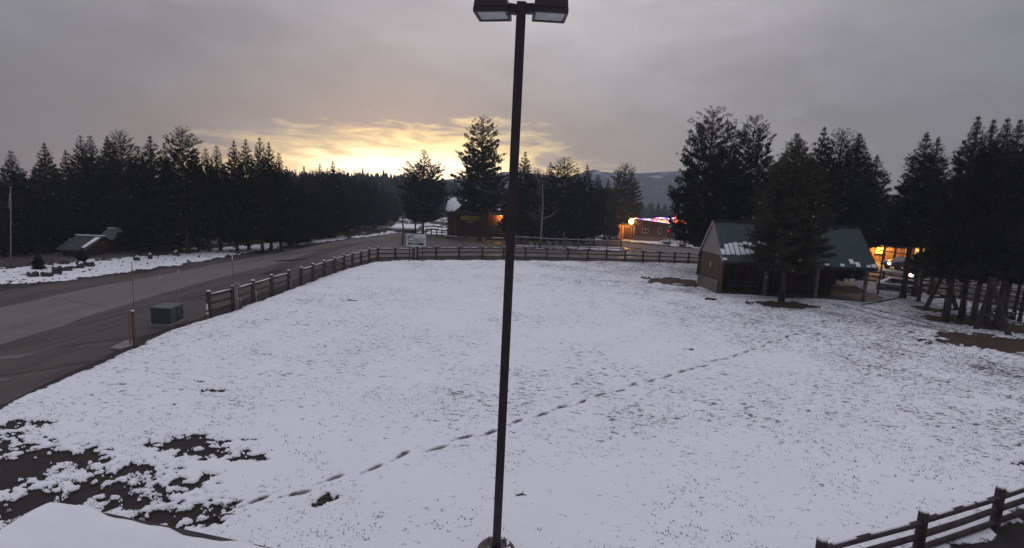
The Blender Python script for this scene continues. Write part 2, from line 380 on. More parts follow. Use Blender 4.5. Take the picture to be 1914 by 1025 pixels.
    for nm, A in (('snow', sn), ('mulch', mul), ('thin', thin), ('tread', pr)):
        at_ = o.data.attributes.new(nm, 'FLOAT', 'POINT'); at_.data.foreach_set('value', A.astype(np.float32).ravel())
    return o, (X, Y, sn, mul, thin)
def ground_mat():
    m = bpy.data.materials.new('meadow_ground'); m.use_nodes = True; nt = m.node_tree; N = nt.nodes; L = nt.links; b = N['Principled BSDF']
    b.inputs['Specular IOR Level'].default_value = .15
    tc = N.new('ShaderNodeTexCoord')
    def attr(n):
        a = N.new('ShaderNodeAttribute'); a.attribute_name = n; return a.outputs['Fac']
    def noise(sc_, det=4, st=(1, 1, 1), rough=.6, rot=0.):
        mp = N.new('ShaderNodeMapping'); mp.inputs['Scale'].default_value = st; mp.inputs['Rotation'].default_value = (0, 0, rot); L.new(tc.outputs['Object'], mp.inputs[0])
        n = N.new('ShaderNodeTexNoise'); n.inputs['Scale'].default_value = sc_; n.inputs['Detail'].default_value = det; n.inputs['Roughness'].default_value = rough
        L.new(mp.outputs[0], n.inputs[0]); return n.outputs['Fac']
    def M(op, a, b_=None, cl=False):
        n = N.new('ShaderNodeMath'); n.operation = op; n.use_clamp = cl
        for i, s in enumerate((a, b_)):
            if s is None: continue
            if isinstance(s, (int, float)): n.inputs[i].default_value = s
            else: L.new(s, n.inputs[i])
        return n.outputs[0]
    def mix(f, a, b_):
        n = N.new('ShaderNodeMix'); n.data_type = 'RGBA'
        L.new(f, n.inputs[0]) if not isinstance(f, float) else None
        for s, i in ((a, 6), (b_, 7)):
            if isinstance(s, tuple): n.inputs[i].default_value = (*s, 1)
            else: L.new(s, n.inputs[i])
        return n.outputs[2]
    soil = mix(noise(1.6, 6), (.020, .015, .015), (.042, .032, .030))
    soil = mix(M('MULTIPLY', M('SUBTRACT', noise(22, 3), .5), 2.0, True), soil, (.070, .053, .048))
    mulc = mix(noise(9, 5), (.035, .020, .015), (.075, .045, .032))
    mulc = mix(M('MULTIPLY', M('SUBTRACT', noise(1.1, 3), .52), 5.0, True), mulc, (.055, .052, .028))
    gnd = mix(attr('mulch'), soil, mulc)
    sf = M('ADD', attr('snow'), M('MULTIPLY', M('SUBTRACT', noise(14, 4), .5), .9))
    sf = M('MULTIPLY', M('SUBTRACT', sf, .42), 7.0, True)
    # grass blades breaking the surface
    sp = M('ADD', noise(8.5, 4, (.55, 1.15, 1), .74, .45), M('MULTIPLY', M('SUBTRACT', noise(.9, 3), .5), .22))
    hole = M('MULTIPLY', M('SUBTRACT', M('ADD', sp, M('MULTIPLY', attr('thin'), .26)), .722), 16.0, True)
    sf2 = M('MULTIPLY', sf, M('SUBTRACT', 1.0, M('MULTIPLY', hole, .92)))
    sf2 = M('MULTIPLY', sf2, M('SUBTRACT', 1.0, M('MULTIPLY', attr('tread'), .86)))
    sncol = mix(noise(.5, 4), (.74, .73, .77), (.82, .81, .85))
    grime = mix(hole, gnd, (.035, .03, .028))
    col = mix(sf2, grime, sncol)
    L.new(col, b.inputs['Base Color'])
    r = M('ADD', .55, M('MULTIPLY', noise(3, 3), .4)); L.new(r, b.inputs['Roughness'])
    bu = N.new('ShaderNodeBump'); bu.inputs['Strength'].default_value = .55; bu.inputs['Distance'].default_value = .04
    hh = M('ADD', M('MULTIPLY', sf2, .6), M('ADD', M('MULTIPLY', noise(6, 5), .5), M('MULTIPLY', noise(30, 3), .25)))
    L.new(hh, bu.inputs['Height']); L.new(bu.outputs[0], b.inputs['Normal'])
    return m
ground, GD = build_ground()
def sheet(name, pts, m, z, world_pts=False):
    P = [Vector((p[0], p[1], z)) for p in (pts if world_pts else gp(pts))]
    o = MB().face(P).build(name, m); 
    if o.data.polygons[0].normal.z < 0: o.data.flip_normals()
    return tag(o, kind='structure')
big = MB().face([(-1050, -150, -.35), (1050, -150, -.35), (1050, 590, -.35), (-1050, 590, -.35)]).build('terrain', mat('far_terrain', (.10, .09, .09), .95, (.45, .45, .50), .02, detail=8)); tag(big, kind='structure')

def asphalt(name, c1, c2, patch, wet=0.):
    m = bpy.data.materials.new(name); m.use_nodes = True; nt = m.node_tree; N = nt.nodes; L = nt.links; b = N['Principled BSDF']
    tc = N.new('ShaderNodeTexCoord')
    def ns(s, d, st=(1, 1, 1)):
        mp = N.new('ShaderNodeMapping'); mp.inputs['Scale'].default_value = st; mp.inputs['Rotation'].default_value = (0, 0, R(-52)); L.new(tc.outputs['Object'], mp.inputs[0])
        n = N.new('ShaderNodeTexNoise'); n.inputs['Scale'].default_value = s; n.inputs['Detail'].default_value = d; L.new(mp.outputs[0], n.inputs[0]); return n.outputs['Fac']
    def ramp(f, a, b_, p, q):
        r = N.new('ShaderNodeValToRGB'); r.color_ramp.elements[0].position = p; r.color_ramp.elements[1].position = q
        r.color_ramp.elements[0].color = (*a, 1); r.color_ramp.elements[1].color = (*b_, 1); L.new(f, r.inputs[0]); return r.outputs[0]
    base = ramp(ns(.9, 6, (1, .25, 1)), c1, c2, .3, .7)
    fine = ramp(ns(30, 2), (.75, .75, .75), (1.2, 1.2, 1.2), .3, .7)
    mx = N.new('ShaderNodeMix'); mx.data_type = 'RGBA'; mx.blend_type = 'MULTIPLY'; mx.inputs[0].default_value = 1; L.new(base, mx.inputs[6]); L.new(fine, mx.inputs[7])
    pm = N.new('ShaderNodeMix'); pm.data_type = 'RGBA'; L.new(ramp(ns(.33, 5, (1, .4, 1)), (0, 0, 0), (1, 1, 1), .56, .60), pm.inputs[0]); L.new(mx.outputs[2], pm.inputs[6]); pm.inputs[7].default_value = (*patch, 1)
    L.new(pm.outputs[2], b.inputs['Base Color'])
    L.new(ramp(ns(.33, 5, (1, .4, 1)), (.85,) * 3, (.85 - wet,) * 3, .57, .64), b.inputs['Roughness'])
    bu = N.new('ShaderNodeBump'); bu.inputs['Strength'].default_value = .3; bu.inputs['Distance'].default_value = .01; L.new(ns(40, 2), bu.inputs['Height']); L.new(bu.outputs[0], b.inputs['Normal'])
    return m
M_road = asphalt('worn_asphalt', (.115, .102, .096), (.155, .138, .130), (.13, .116, .11))
M_lot = asphalt('gravel_lot', (.075, .062, .060), (.115, .098, .094), (.05, .041, .042), .35)
M_shoulder = asphalt('wet_shoulder', (.042, .031, .027), (.085, .064, .055), (.028, .022, .020), .5)
def wavy(pts, step=1.2, amp=.12, seed=0):
    """densify a ground polyline and roughen it"""
    r = random.Random(seed); out = []
    for (x0, y0), (x1, y1) in zip(pts[:-1], pts[1:]):
        n = max(1, int(math.hypot(x1 - x0, y1 - y0) / step))
        for i in range(n): out.append((x0 + (x1 - x0) * i / n + r.uniform(-amp, amp), y0 + (y1 - y0) * i / n + r.uniform(-amp, amp)))
    out.append(pts[-1]); return out
road_top = gp([(-420, 680), (-150, 615), (0, 577), (100, 553), (200, 533), (300, 515), (440, 488), (500, 477), (560, 466), (640, 449), (700, 440), (742, 434.5), (790, 427)])
road_bot = gp([(800, 431), (760, 438), (700, 449), (640, 459), (600, 467), (545, 486), (450, 510), (300, 549), (160, 595), (60, 628), (0, 646), (-150, 705), (-420, 830)])
sheet('shoulder', wavy(gp([(-420, 640), (-100, 570), (0, 545), (150, 523), (300, 503), (440, 479), (560, 460), (640, 446)]), 1.2, .15, 3) + wavy(gp([(700, 452), (640, 470), (600, 500), (560, 520), (470, 553), (400, 585), (330, 610), (240, 640), (120, 705), (0, 755), (-200, 840), (-420, 930)]), 1.2, .15, 4), M_shoulder, .006, True)
sheet('parking_lot', wavy(gp([(600, 480), (640, 466), (700, 450), (742, 437), (765, 438), (800, 442), (850, 446), (952, 452), (955, 458), (1080, 468), (1165, 471), (1160, 462), (1165, 456), (1240, 461), (1340, 469), (1600, 500), (1600, 508), (1340, 489), (1200, 485), (980, 481), (760, 482), (700, 484), (650, 494)]), 2, .15, 5), M_lot, .010, True)
sheet('road', wavy(road_top, 1.5, .10, 1) + wavy(road_bot, 1.5, .14, 2), M_road, .014, True)
M_tyre = mat('pale_track', (.092, .078, .075), .85, (.065, .054, .052), 2)
def strip(name, pts, w, z, m):
    P = [Vector((x, y, z)) for x, y in gp(pts)]; mb = MB(); L_ = []; R_ = []
    for i, p in enumerate(P):
        d = (P[min(i + 1, len(P) - 1)] - P[max(0, i - 1)]).normalized(); n = Vector((-d.y, d.x, 0)); k = w * (.25 if i in (0, len(P) - 1) else random.uniform(.7, 1.1))
        L_.append(p + n * k / 2); R_.append(p - n * k / 2)
    for i in range(len(P) - 1): mb.face([R_[i], R_[i + 1], L_[i + 1], L_[i]])
    return tag(mb.build(name, m), kind='structure')
strip('tyre_track', [(160, 606), (260, 576), (350, 551), (430, 530), (500, 510)], .35, .018, M_tyre)
strip('tyre_track', [(60, 655), (180, 620), (270, 592), (360, 563), (420, 545), (500, 523), (560, 505), (600, 492)], .22, .018, M_tyre)
strip('tyre_track', [(420, 498), (480, 487), (540, 476), (600, 466), (680, 455)], .3, .020, mat('dark_track', (.075, .065, .062), .8))
for cp in ([(95, 557), (150, 566), (212, 579)], [(30, 571), (95, 557)], [(330, 515), (420, 521), (452, 508)]): strip('road_crack', cp, .05, .021, mat('tar_seam', (.04, .035, .034), .6))
M_pud = mat('puddle_water', (.05, .04, .036), .10, spec=.35)
def blobsheet(name, px, py, rx, ry, rot, z, m, seed=0, n=28, lab=None):
    c = g(px, py); r = random.Random(seed); ph = [r.uniform(0, 6.28) for _ in range(4)]; P = []
    for i in range(n):
        a = 2 * math.pi * i / n; k = 1 + .22 * math.sin(2 * a + ph[0]) + .14 * math.sin(3 * a + ph[1]) + .09 * math.sin(5 * a + ph[2]) + r.uniform(-.05, .05)
        x, y = rx * k * math.cos(a), ry * k * math.sin(a)
        P.append((c.x + x * math.cos(rot) - y * math.sin(rot), c.y + x * math.sin(rot) + y * math.cos(rot), z))
    return tag(MB().face(P).build(name, m), kind='structure')
blobsheet('puddle', 24, 668, .42, .34, .3, .019, M_pud, 1)
blobsheet('mud_rut', 70, 690, 1.6, .25, .75, .0165, mat('mud', (.026, .019, .017), .5, (.05, .038, .033), 3), 31)
blobsheet('mud_rut', 230, 632, 1.8, .2, .8, .0165, MATS['mud'], 32)
blobsheet('puddle', -22, 716, .4, .3, .3, .019, M_pud, 2)
blobsheet('puddle', 1180, 465, 1.3, 1.6, 0, .022, M_pud, 3)
blobsheet('puddle', 545, 487, 1.3, .5, .9, .024, M_pud, 4)
for i, (px, py, rx, ry) in enumerate(((560, 497, 1.2, .35), (655, 457, 2.2, .5), (610, 468, 1.6, .4), (620, 480, 1.6, .5), (690, 448, 2., .6))):
    blobsheet('damp_patch', px, py, rx, ry, .8, .0262, mat('damp_asphalt', (.055, .047, .048), .45, (.075, .065, .064), 3), 10 + i)
# walkway at the shelter and the lit drive on the right
sheet('path', wavy(gp([(1560, 552), (1640, 548), (1700, 541), (1720, 548), (1700, 556), (1640, 565), (1612, 569)]), .8, .06, 7), mat('path_paving', (.14, .115, .11), .85, (.20, .17, .165), 1.5), .075, True)
sheet('driveway', gp([(1560, 500), (1640, 506), (1720, 519), (1914, 548), (2100, 580), (2100, 560), (1914, 527), (1760, 505), (1640, 494), (1560, 490)]), M_lot, .06, True)
edge = [g(px, py, .08) for px, py in ((1612, 570), (1640, 566), (1672, 559), (1700, 552), (1716, 547))]
tag(MB().tube(edge, .07, 6).build('path_edging', M_rust, smooth=True), kind='structure')

# ---- grass tufts poking through the snow (nobody could count them)
def tufts():
    X, Y, sn, mul, thin = GD; fl = np.arange(X.size)
    w = (thin.ravel() ** 2.2) * (Y.ravel() ** .9) * (Y.ravel() < 58) * (sn.ravel() > .5)
    w = w * np.clip((fbm(X * .5, Y * .5, 77, 3).ravel() - .36) * 4, .05, 1); w /= w.sum()
    pick = rng.choice(fl, 30000, p=w); P = np.stack([X.ravel()[pick], Y.ravel()[pick]], -1) + rng.normal(0, .05, (30000, 2))
    V = []; nB = 4
    a = rng.uniform(0, 6.28, (30000, nB)); l = rng.uniform(.010, .040, (30000, nB)); ln = rng.uniform(.8, 3.2, (30000, nB))
    cx = P[:, None, 0] + rng.normal(0, .04, (30000, nB)); cy = P[:, None, 1] + rng.normal(0, .025, (30000, nB))
    dx, dy = np.cos(a), np.sin(a); wv = .010 + .010 * rng.random((30000, nB))
    A = np.stack([cx - dy * wv, cy + dx * wv, np.full_like(cx, .055)], -1); B = np.stack([cx + dy * wv, cy - dx * wv, np.full_like(cx, .055)], -1)
    C = np.stack([cx + dx * l * ln, cy + dy * l * ln, .065 + l], -1)
    V = np.stack([A, B, C], 2).reshape(-1, 3); T = np.arange(len(V)).reshape(-1, 3)
    o = npmesh('grass', V, T, M_tuft); tag(o, 'dark dry grass blades poking up through the thin snow of the meadow', 'grass', kind='stuff')
tufts()
def drygrass(name, px_poly, n, hgt, label, m=M_drygrass, seed=1):
    P = gp(px_poly); xs = [p[0] for p in P]; ys = [p[1] for p in P]; r = np.random.default_rng(seed)
    X = r.uniform(min(xs), max(xs), n * 4); Y = r.uniform(min(ys), max(ys), n * 4); k = sdf(P, X, Y) > 0; X = X[k][:n]; Y = Y[k][:n]; c = len(X)
    clump = fbm(X * .6, Y * .6, 5, 3) > .42; X = X[clump]; Y = Y[clump]; c = len(X)
    nb = 6; a = r.uniform(0, 6.28, (c, nb)); h = hgt * r.uniform(.5, 1.1, (c, nb)); s = r.uniform(.1, .5, (c, nb)) * h
    cx = X[:, None] + r.normal(0, .12, (c, nb)); cy = Y[:, None] + r.normal(0, .12, (c, nb)); w = .018
    A = np.stack([cx - np.sin(a) * w, cy + np.cos(a) * w, np.full_like(cx, .0)], -1); B = np.stack([cx + np.sin(a) * w, cy - np.cos(a) * w, np.full_like(cx, .0)], -1)
    C = np.stack([cx + np.cos(a) * s, cy + np.sin(a) * s, h], -1); V = np.stack([A, B, C], 2).reshape(-1, 3)
    tag(npmesh(name, V, np.arange(len(V)).reshape(-1, 3), m), label, 'grass', kind='stuff')
drygrass('dry_grass', [(300, 479), (420, 464), (520, 453), (600, 446), (640, 442), (740, 431), (738, 428), (640, 436), (520, 440), (400, 448), (330, 465)], 5200, .45, 'reddish dry grass and brush along the forest edge above the road')
drygrass('roadside_grass', [(-40, 507), (100, 495), (250, 481), (300, 476), (230, 468), (100, 478), (-40, 488)], 2600, .30, 'pale tangled grass half under snow around the roadside boulders', mat('pale_grass', (.13, .11, .10), .9, (.26, .23, .22), 2), 2)
drygrass('red_brush', [(958, 458), (1000, 459), (1020, 457), (1000, 448), (955, 446)], 900, .7, 'reddish brush at the foot of the trees right of the log cabin', M_drygrass, 3)

# ================================================================== HILLS, HAZE
def hills():
    # mountain far behind: profile of (px, top_py)
    prof = [(-1100, 340), (0, 345), (400, 345), (700, 350), (800, 336), (850, 332), (900, 330), (945, 318), (1000, 322), (1060, 330), (1110, 314), (1130, 320), (1180, 322), (1230, 320), (1285, 317), (1340, 326), (1500, 352), (1700, 380), (2000, 400), (2500, 420)]
    D0 = 500; pts = [at(px, py, D0) for px, py in prof]
    xs = np.linspace(pts[0].x, pts[-1].x, 240); ty = np.interp(xs, [p.x for p in pts], [p.z for p in pts])
    ts = np.linspace(0, 1, 46); X = np.repeat(xs[None], 46, 0); T = np.repeat(ts[:, None], 240, 1)
    Yy = 335 + (D0 - 335) * T
    n = fbm(X / 34, Yy / 34, 5, 5) - .5
    Z = ty[None] * (T ** 1.5) * (1 + n * .25 * (1 - T)) + n * 8 * T * (1 - T) * 2 + (fbm(X / 6, Yy / 6, 8, 3) - .5) * 1.2 - 1.2
    X2 = X; Yb = Yy
    # back slope
    Xa = np.concatenate([X2, X2[-1:]]); Ya = np.concatenate([Yb, Yb[-1:] + 80]); Za = np.concatenate([Z, np.full((1, 240), -3.)])
    V = np.stack([Xa, Ya, Za], -1).reshape(-1, 3); idx = np.arange(Xa.size).reshape(Xa.shape)
    Tq = np.stack([idx[:-1, :-1], idx[:-1, 1:], idx[1:, 1:], idx[1:, :-1]], -1).reshape(-1, 4)
    m = bpy.data.materials.new('forested_mountain'); m.use_nodes = True; nt = m.node_tree; N = nt.nodes; L = nt.links; b = N['Principled BSDF']; b.inputs['Roughness'].default_value = 1; b.inputs['Specular IOR Level'].default_value = 0
    tc = N.new('ShaderNodeTexCoord'); sep = N.new('ShaderNodeSeparateXYZ'); L.new(tc.outputs['Object'], sep.inputs[0])
    nz = N.new('ShaderNodeTexNoise'); nz.inputs['Scale'].default_value = .09; nz.inputs['Detail'].default_value = 8; nz.inputs['Roughness'].default_value = .7; 
    mpp = N.new('ShaderNodeMapping'); mpp.inputs['Scale'].default_value = (.8, .8, 2.6); L.new(tc.outputs['Object'], mpp.inputs[0]); L.new(mpp.outputs[0], nz.inputs[0])
    a = N.new('ShaderNodeMath'); a.operation = 'MULTIPLY_ADD'; L.new(sep.outputs[2], a.inputs[0]); a.inputs[1].default_value = .0075; L.new(nz.outputs[0], a.inputs[2])
    r = N.new('ShaderNodeValToRGB'); e = r.color_ramp.elements; e[0].position = .77; e[0].color = (.095, .092, .11, 1); e[1].position = .86; e[1].color = (.40, .40, .46, 1); L.new(a.outputs[0], r.inputs[0])
    L.new(r.outputs[0], b.inputs['Base Color'])
    o = npmesh('hills', V, Tq, m); o.data.polygons.foreach_set('use_smooth', np.ones(len(Tq), bool)); tag(o, kind='structure')
hills()
def haze():
    mb = MB().box((0, 215, 26), (2200, 770, 72)); m = bpy.data.materials.new('haze_air'); m.use_nodes = True; nt = m.node_tree; nt.nodes.clear()
    o = nt.nodes.new('ShaderNodeOutputMaterial'); v = nt.nodes.new('ShaderNodeVolumePrincipled'); v.inputs['Density'].default_value = .00085
    v.inputs['Color'].default_value = (.80, .88, 1.0, 1); v.inputs['Anisotropy'].default_value = 0.0
    nt.links.new(v.outputs[0], o.inputs['Volume']); tag(mb.build('haze', m), 'thin evening haze fading the far forest and hills', 'haze', kind='stuff')
haze()

# ================================================================== TREES
def cone_r(t, top=.03, base=1., p=.8): return max(top, base * (1 - t) ** p)
def make_crown(seed, rprof, t0, nwh, nbr, tuft=.30, blades=7, droop=-.05, up=.55, snow=.015, dens=1., gap=0., hgt=10.):
    """returns (V, T, mi) crown and list of limbs; tree of height hgt. rprof(t) radius in metres at relative height t (0 crown foot,1 top)"""
    r = np.random.default_rng(seed); C = []; Dn = []; limbs = []
    for k in range(nwh):
        t = (k + r.uniform(-.4, .4)) / (nwh - 1); t = min(max(t, 0), .995)
        if r.random() < gap: continue
        zz = hgt * (t0 + (1 - t0) * t); R0 = rprof(t)
        n = max(3, int(round(nbr * (1 - .35 * t)))); a0 = r.uniform(0, 6.28)
        for j in range(n):
            a = a0 + 6.283 * j / n + r.uniform(-.35, .35); Ln = R0 * r.choice([r.uniform(.6, .85), r.uniform(.8, 1.0), r.uniform(.85, 1.05), r.uniform(.95, 1.2)])
            rise = droop + up * t + r.uniform(-.1, .12); curl = r.uniform(.12, .32) * Ln
            d = np.array([math.cos(a), math.sin(a), 0]); pr = np.array([-math.sin(a), math.cos(a), 0])
            nc = 2 + int(Ln * 2.6); sc_ = np.sqrt(r.uniform(.08, 1.0, nc)); sc_[0] = 1.0; lc = r.normal(0, .20, nc) * Ln * (1.2 - sc_); lc[0] = 0
            m = max(4, int(Ln / .17 * dens * 1.5)); wc = r.integers(0, nc, m); sg = (.055 + .045 * min(1, Ln)) * (1 - .65 * t ** 3)
            ss = np.clip(sc_[wc] + r.normal(0, sg, m) / max(Ln, .25) * 1.3, .02, 1.12); lat = lc[wc] + r.normal(0, sg, m)
            P = d[None] * (ss * Ln)[:, None] + pr[None] * lat[:, None]; P[:, 2] = zz + rise * ss * Ln + curl * ss ** 2.2 + np.abs(r.normal(0, .075, m)) * (1 - .5 * t) - .01
            C.append(P); dd = np.repeat(d[None] * .6, m, 0) + pr[None] * (lat / (Ln + .1))[:, None]
            dd[:, 2] = .55 + .5 * t + r.normal(0, .12, m); Dn.append(dd)
            e = d * Ln * .85; limbs.append(((0, 0, zz - .02), (e[0] * .5, e[1] * .5, zz + rise * Ln * .42 + curl * .15), (e[0], e[1], zz + rise * Ln * .85 + curl * .7), .012 + .02 * Ln * (1 - t * .5)))
    # leader
    k = 12; P = np.zeros((k, 3)); P[:, 2] = np.linspace(hgt * .88, hgt * 1.015, k); P[:, :2] += r.normal(0, .012, (k, 2)); C.append(P); Dn.append(np.tile([0, 0, 1.], (k, 1)))
    C = np.concatenate(C); Dn = np.concatenate(Dn); n = len(C); Dn += r.normal(0, .12, Dn.shape); Dn /= np.linalg.norm(Dn, axis=1)[:, None]
    sn0 = (r.random(n) < snow) & (Dn[:, 2] > 0.1)
    size = tuft * .86 * r.uniform(.6, 1.25, n) * np.clip(1.25 - .95 * (C[:, 2] / hgt) ** 3, .28, 1.1)
    dirs = Dn[:, None, :] * .85 + r.normal(0, .45, (n, blades, 3)); dirs /= np.linalg.norm(dirs, axis=2)[..., None]
    side = np.cross(dirs, r.normal(0, 1, (n, blades, 3))); side /= np.linalg.norm(side, axis=2)[..., None] + 1e-9
    Lb = size[:, None, None] * r.uniform(.6, 1.2, (n, blades, 1)); c = C[:, None, :] + r.normal(0, .03, (n, blades, 3))
    w = Lb * .13
    Lb = Lb * np.where(sn0, .42, 1.)[:, None, None]; w = w * np.where(sn0, .8, 1.)[:, None, None]
    A = c - dirs * Lb * .15 ; B1 = c + dirs * Lb * .45 + side * w; B2 = c + dirs * Lb * .45 - side * w; E = c + dirs * Lb
    V = np.stack([A, B1, E, B2], 2).reshape(-1, 3); T = np.arange(len(V)).reshape(-1, 4)
    mi = np.repeat(sn0.astype(int), blades)
    return V, T, mi, limbs
def make_tree(name, seed, rprof, t0, nwh, nbr, mneedle, trunk_r=.125, stub=True, lean=0., **kw):
    root = local(empty(name, (0, 0, 0))); hgt = 10.; V, T, mi, limbs = make_crown(seed, rprof, t0, nwh, nbr, **kw)
    r = random.Random(seed); mb = MB(); pts = []; rad = []
    for i in range(9):
        t = i / 8; pts.append((r.uniform(-.03, .03) * (i > 0), r.uniform(-.03, .03) * (i > 0), hgt * t * .985 - (.15 if i == 0 else 0))); rad.append(trunk_r * (1 - t) ** .8 + .012 + (.05 if i == 0 else 0))
    mb.tube(pts, rad, 8)
    for a, b, c, rr in limbs: mb.tube([a, b, c], [rr, rr * .7, rr * .3], 3, False)
    if stub:
        for i in range(7):
            z = hgt * r.uniform(.08, max(.1, t0)); a = r.uniform(0, 6.28); l = r.uniform(.2, .6); mb.tube([(0, 0, z), (math.cos(a) * l, math.sin(a) * l, z - .1)], [.018, .006], 3, False)
    mb.build('trunk', M_bark, root, smooth=True)
    npmesh('crown', V, T, [mneedle, M_snow], root, mi)
    return root
def pr_spruce(t): return min(1., (1 - t) * 9) * 2.15 * (1 - t) ** .85 * (1 - .45 * max(0, .15 - t) / .15) * (.85 + .15 * math.sin(t * 23)) + .05
def pr_narrow(t): return min(1., (1 - t) * 8) * 1.68 * (1 - t) ** .80 * (.85 + .15 * math.sin(t * 27 + 1)) + .05
def pr_lodge(t): return 1.75 * (1 - t ** 1.5) ** .9 * (.62 + .38 * min(1, t * 4)) * (.88 + .12 * math.sin(t * 21)) + .05 if t < 1 else .05
def pr_round(t): return 1.75 * max(.0, 1 - (abs(t - .22) / .80) ** 2.1) ** .6 * (1 - .25 * t) + .12
def pr_big(t): return (2.35 - 1.15 * t) * max(0.02, 1 - max(0, t - .78) ** 2 * 17) ** .55 * min(1, .62 + t * 2.5) * (.90 + .10 * math.sin(t * 26))
def pr_bushy(t): return (2.5 * math.sin(math.pi * min(1, (t * .80 + .20))) ** .7 if t < .72 else .95 * ((1 - t) / .28) ** .6) + .08
def pr_hat(t): return (1.45 if t < .55 else 1.45 * (1 - (t - .55) / .45) ** .9 ) * (.75 + .25 * math.sin(t * 19)) + .08
def pr_full(t): return 2.15 * (1 - t ** 1.6) ** .9 * (.55 + .45 * min(1, t * 5)) * (.9 + .1 * math.sin(t * 22)) + .06 if t < 1 else .06
PROTO = [
    make_tree('pine_tree', 11, pr_spruce, .10, 50, 8, M_needle, droop=-.12, up=.5, tuft=.24, dens=2.0, snow=.006),
    make_tree('pine_tree', 12, pr_lodge, .14, 44, 8, M_needle, droop=-.05, up=.6, tuft=.24, dens=1.9, snow=.006),
    make_tree('pine_tree', 13, pr_narrow, .12, 48, 8, M_needle2, droop=-.1, up=.5, tuft=.24, dens=2.0, snow=.006),
    make_tree('pine_tree', 14, pr_round, .16, 44, 8, M_needle, droop=.0, up=.5, tuft=.24, dens=1.8, snow=.006),
    make_tree('pine_tree', 15, pr_big, .25, 44, 8, M_needle, droop=-.16, up=.35, tuft=.21, dens=2.1, gap=.03, snow=.008, blades=8),      # tall open pine
    make_tree('pine_tree', 16, pr_bushy, .17, 44, 9, M_needle, droop=.0, up=.35, tuft=.21, dens=1.6, snow=.006, blades=8),    # full bushy
    make_tree('pine_tree', 17, pr_hat, .07, 50, 8, M_needle, droop=-.1, up=.5, tuft=.25, dens=1.8, snow=.008),
    make_tree('pine_tree', 18, pr_full, .20, 54, 10, M_needle3, droop=-.10, up=.5, tuft=.19, dens=2.2, snow=.012, blades=8),
    make_tree('pine_tree', 19, pr_narrow, .33, 50, 9, M_needle, droop=-.1, up=.5, tuft=.20, dens=1.9, snow=.004, blades=8),
    make_tree('pine_tree', 20, pr_narrow, .24, 60, 9, M_needle, droop=-.14, up=.5, tuft=.20, dens=1.9, snow=.004, blades=8),
    make_tree('pine_tree', 21, pr_big, .19, 48, 8, M_needle, droop=-.04, up=.45, tuft=.21, dens=2.1, gap=.0, snow=.004, blades=8),
]
used_p = set()
def put_tree(kind, tpx, tpy, D, label, group=None, wide=1., cat='pine tree', rz=None, lean_to=None):
    """tree of prototype kind whose top is seen at (tpx,tpy) and which stands D metres ahead"""
    top = at(tpx, tpy, D); p = PROTO[kind]
    if kind not in used_p: o = p; used_p.add(kind)
    else: o = copy_tree(p)
    s = top.z / 10.; w = s * wide
    o.location = (top.x, D, -.02); o.scale = (w, w, s); o.rotation_euler = (0, 0, random.uniform(0, 6.28) if rz is None else rz)
    for q in [o]:
        for kx in ('group',):
            if kx in q: del q[kx]
    tag(o, label, cat, group); return o
# --- left forest, skyline trees one by one (top px, depth, width)
front = [
 (0, -30, 300, 44, 1.1, 'dark pine cut by the left edge of the picture'),
 (1, 20, 284, 43, 1.1, 'dark pine rising behind the pale flagpole at the far left'),
 (0, 82, 269, 46, 1.15, 'pointed dark pine second from the left on the forest skyline'),
 (2, 122, 282, 50, 1.1, 'slim pine in the dip between two pointed skyline pines at left'),
 (1, 150, 256, 50, 1.0, 'left one of the twin tops above the log sheds'),
 (1, 168, 256, 52, 1.0, 'right one of the twin tops above the log sheds'),
 (0, 200, 256, 50, .95, 'narrow pine touching the taller round pine above the tin roofed shed'),
 (3, 223, 248, 50, .95, 'tall round pine with ragged right side above the tin roofed shed'),
 (6, 258, 275, 46, 1.2, 'bushy pine standing to the right of the sheds, lower shoulder'),
 (0, 280, 256, 46, 1.35, 'broad pine with a ragged spread top right of the sheds'),
 (2, 307, 268, 47, 1.1, 'short pointed pine left of the tallest forest pine'),
 (4, 340, 242, 47, .85, 'tallest pine of the left forest with rounded top'),
 (2, 362, 278, 50, 1.0, 'low pine on the right shoulder of the tallest forest pine'),
 (1, 384, 280, 49, 1.0, 'pine in front of the orange sky gap, left of a pair'),
 (1, 405, 275, 50, 1.0, 'pine in front of the orange sky gap, right of a pair'),
 (0, 437, 265, 50, 1.05, 'pine with forked top above the snow covered brush pile'),
 (0, 459, 262, 52, .95, 'sharp pointed pine left of the last tall forest clump'),
 (1, 485, 260, 50, .95, 'left pine of the last tall forest clump beside the sunset'),
 (0, 502, 268, 52, 1.0, 'right pine of the last tall forest clump beside the sunset'),
 (1, 521, 288, 53, .95, 'lower pine sloping down towards the bright sunset'),
]
for k, px, py, D, w, lab in front: put_tree(k, px, py, D, lab, 'pines of the forest left of the road', w)
def road_y(px):   # forest foot in the photograph
    return np.interp(px, [-60, 0, 120, 250, 400, 500, 600, 700, 750], [496, 487, 474, 474, 456, 446, 439, 434, 432])
r_ = random.Random(5)
def where(x):
    for lim, t in ((20, 'left of the flagpole'), (112, 'between the flagpole and the dark roofed shed'), (235, 'behind the two log sheds'), (330, 'between the sheds and the grassy bank'), (430, 'above the snow dusted brush pile'), (9999, 'above the small white marker post')):
        if x < lim: return t
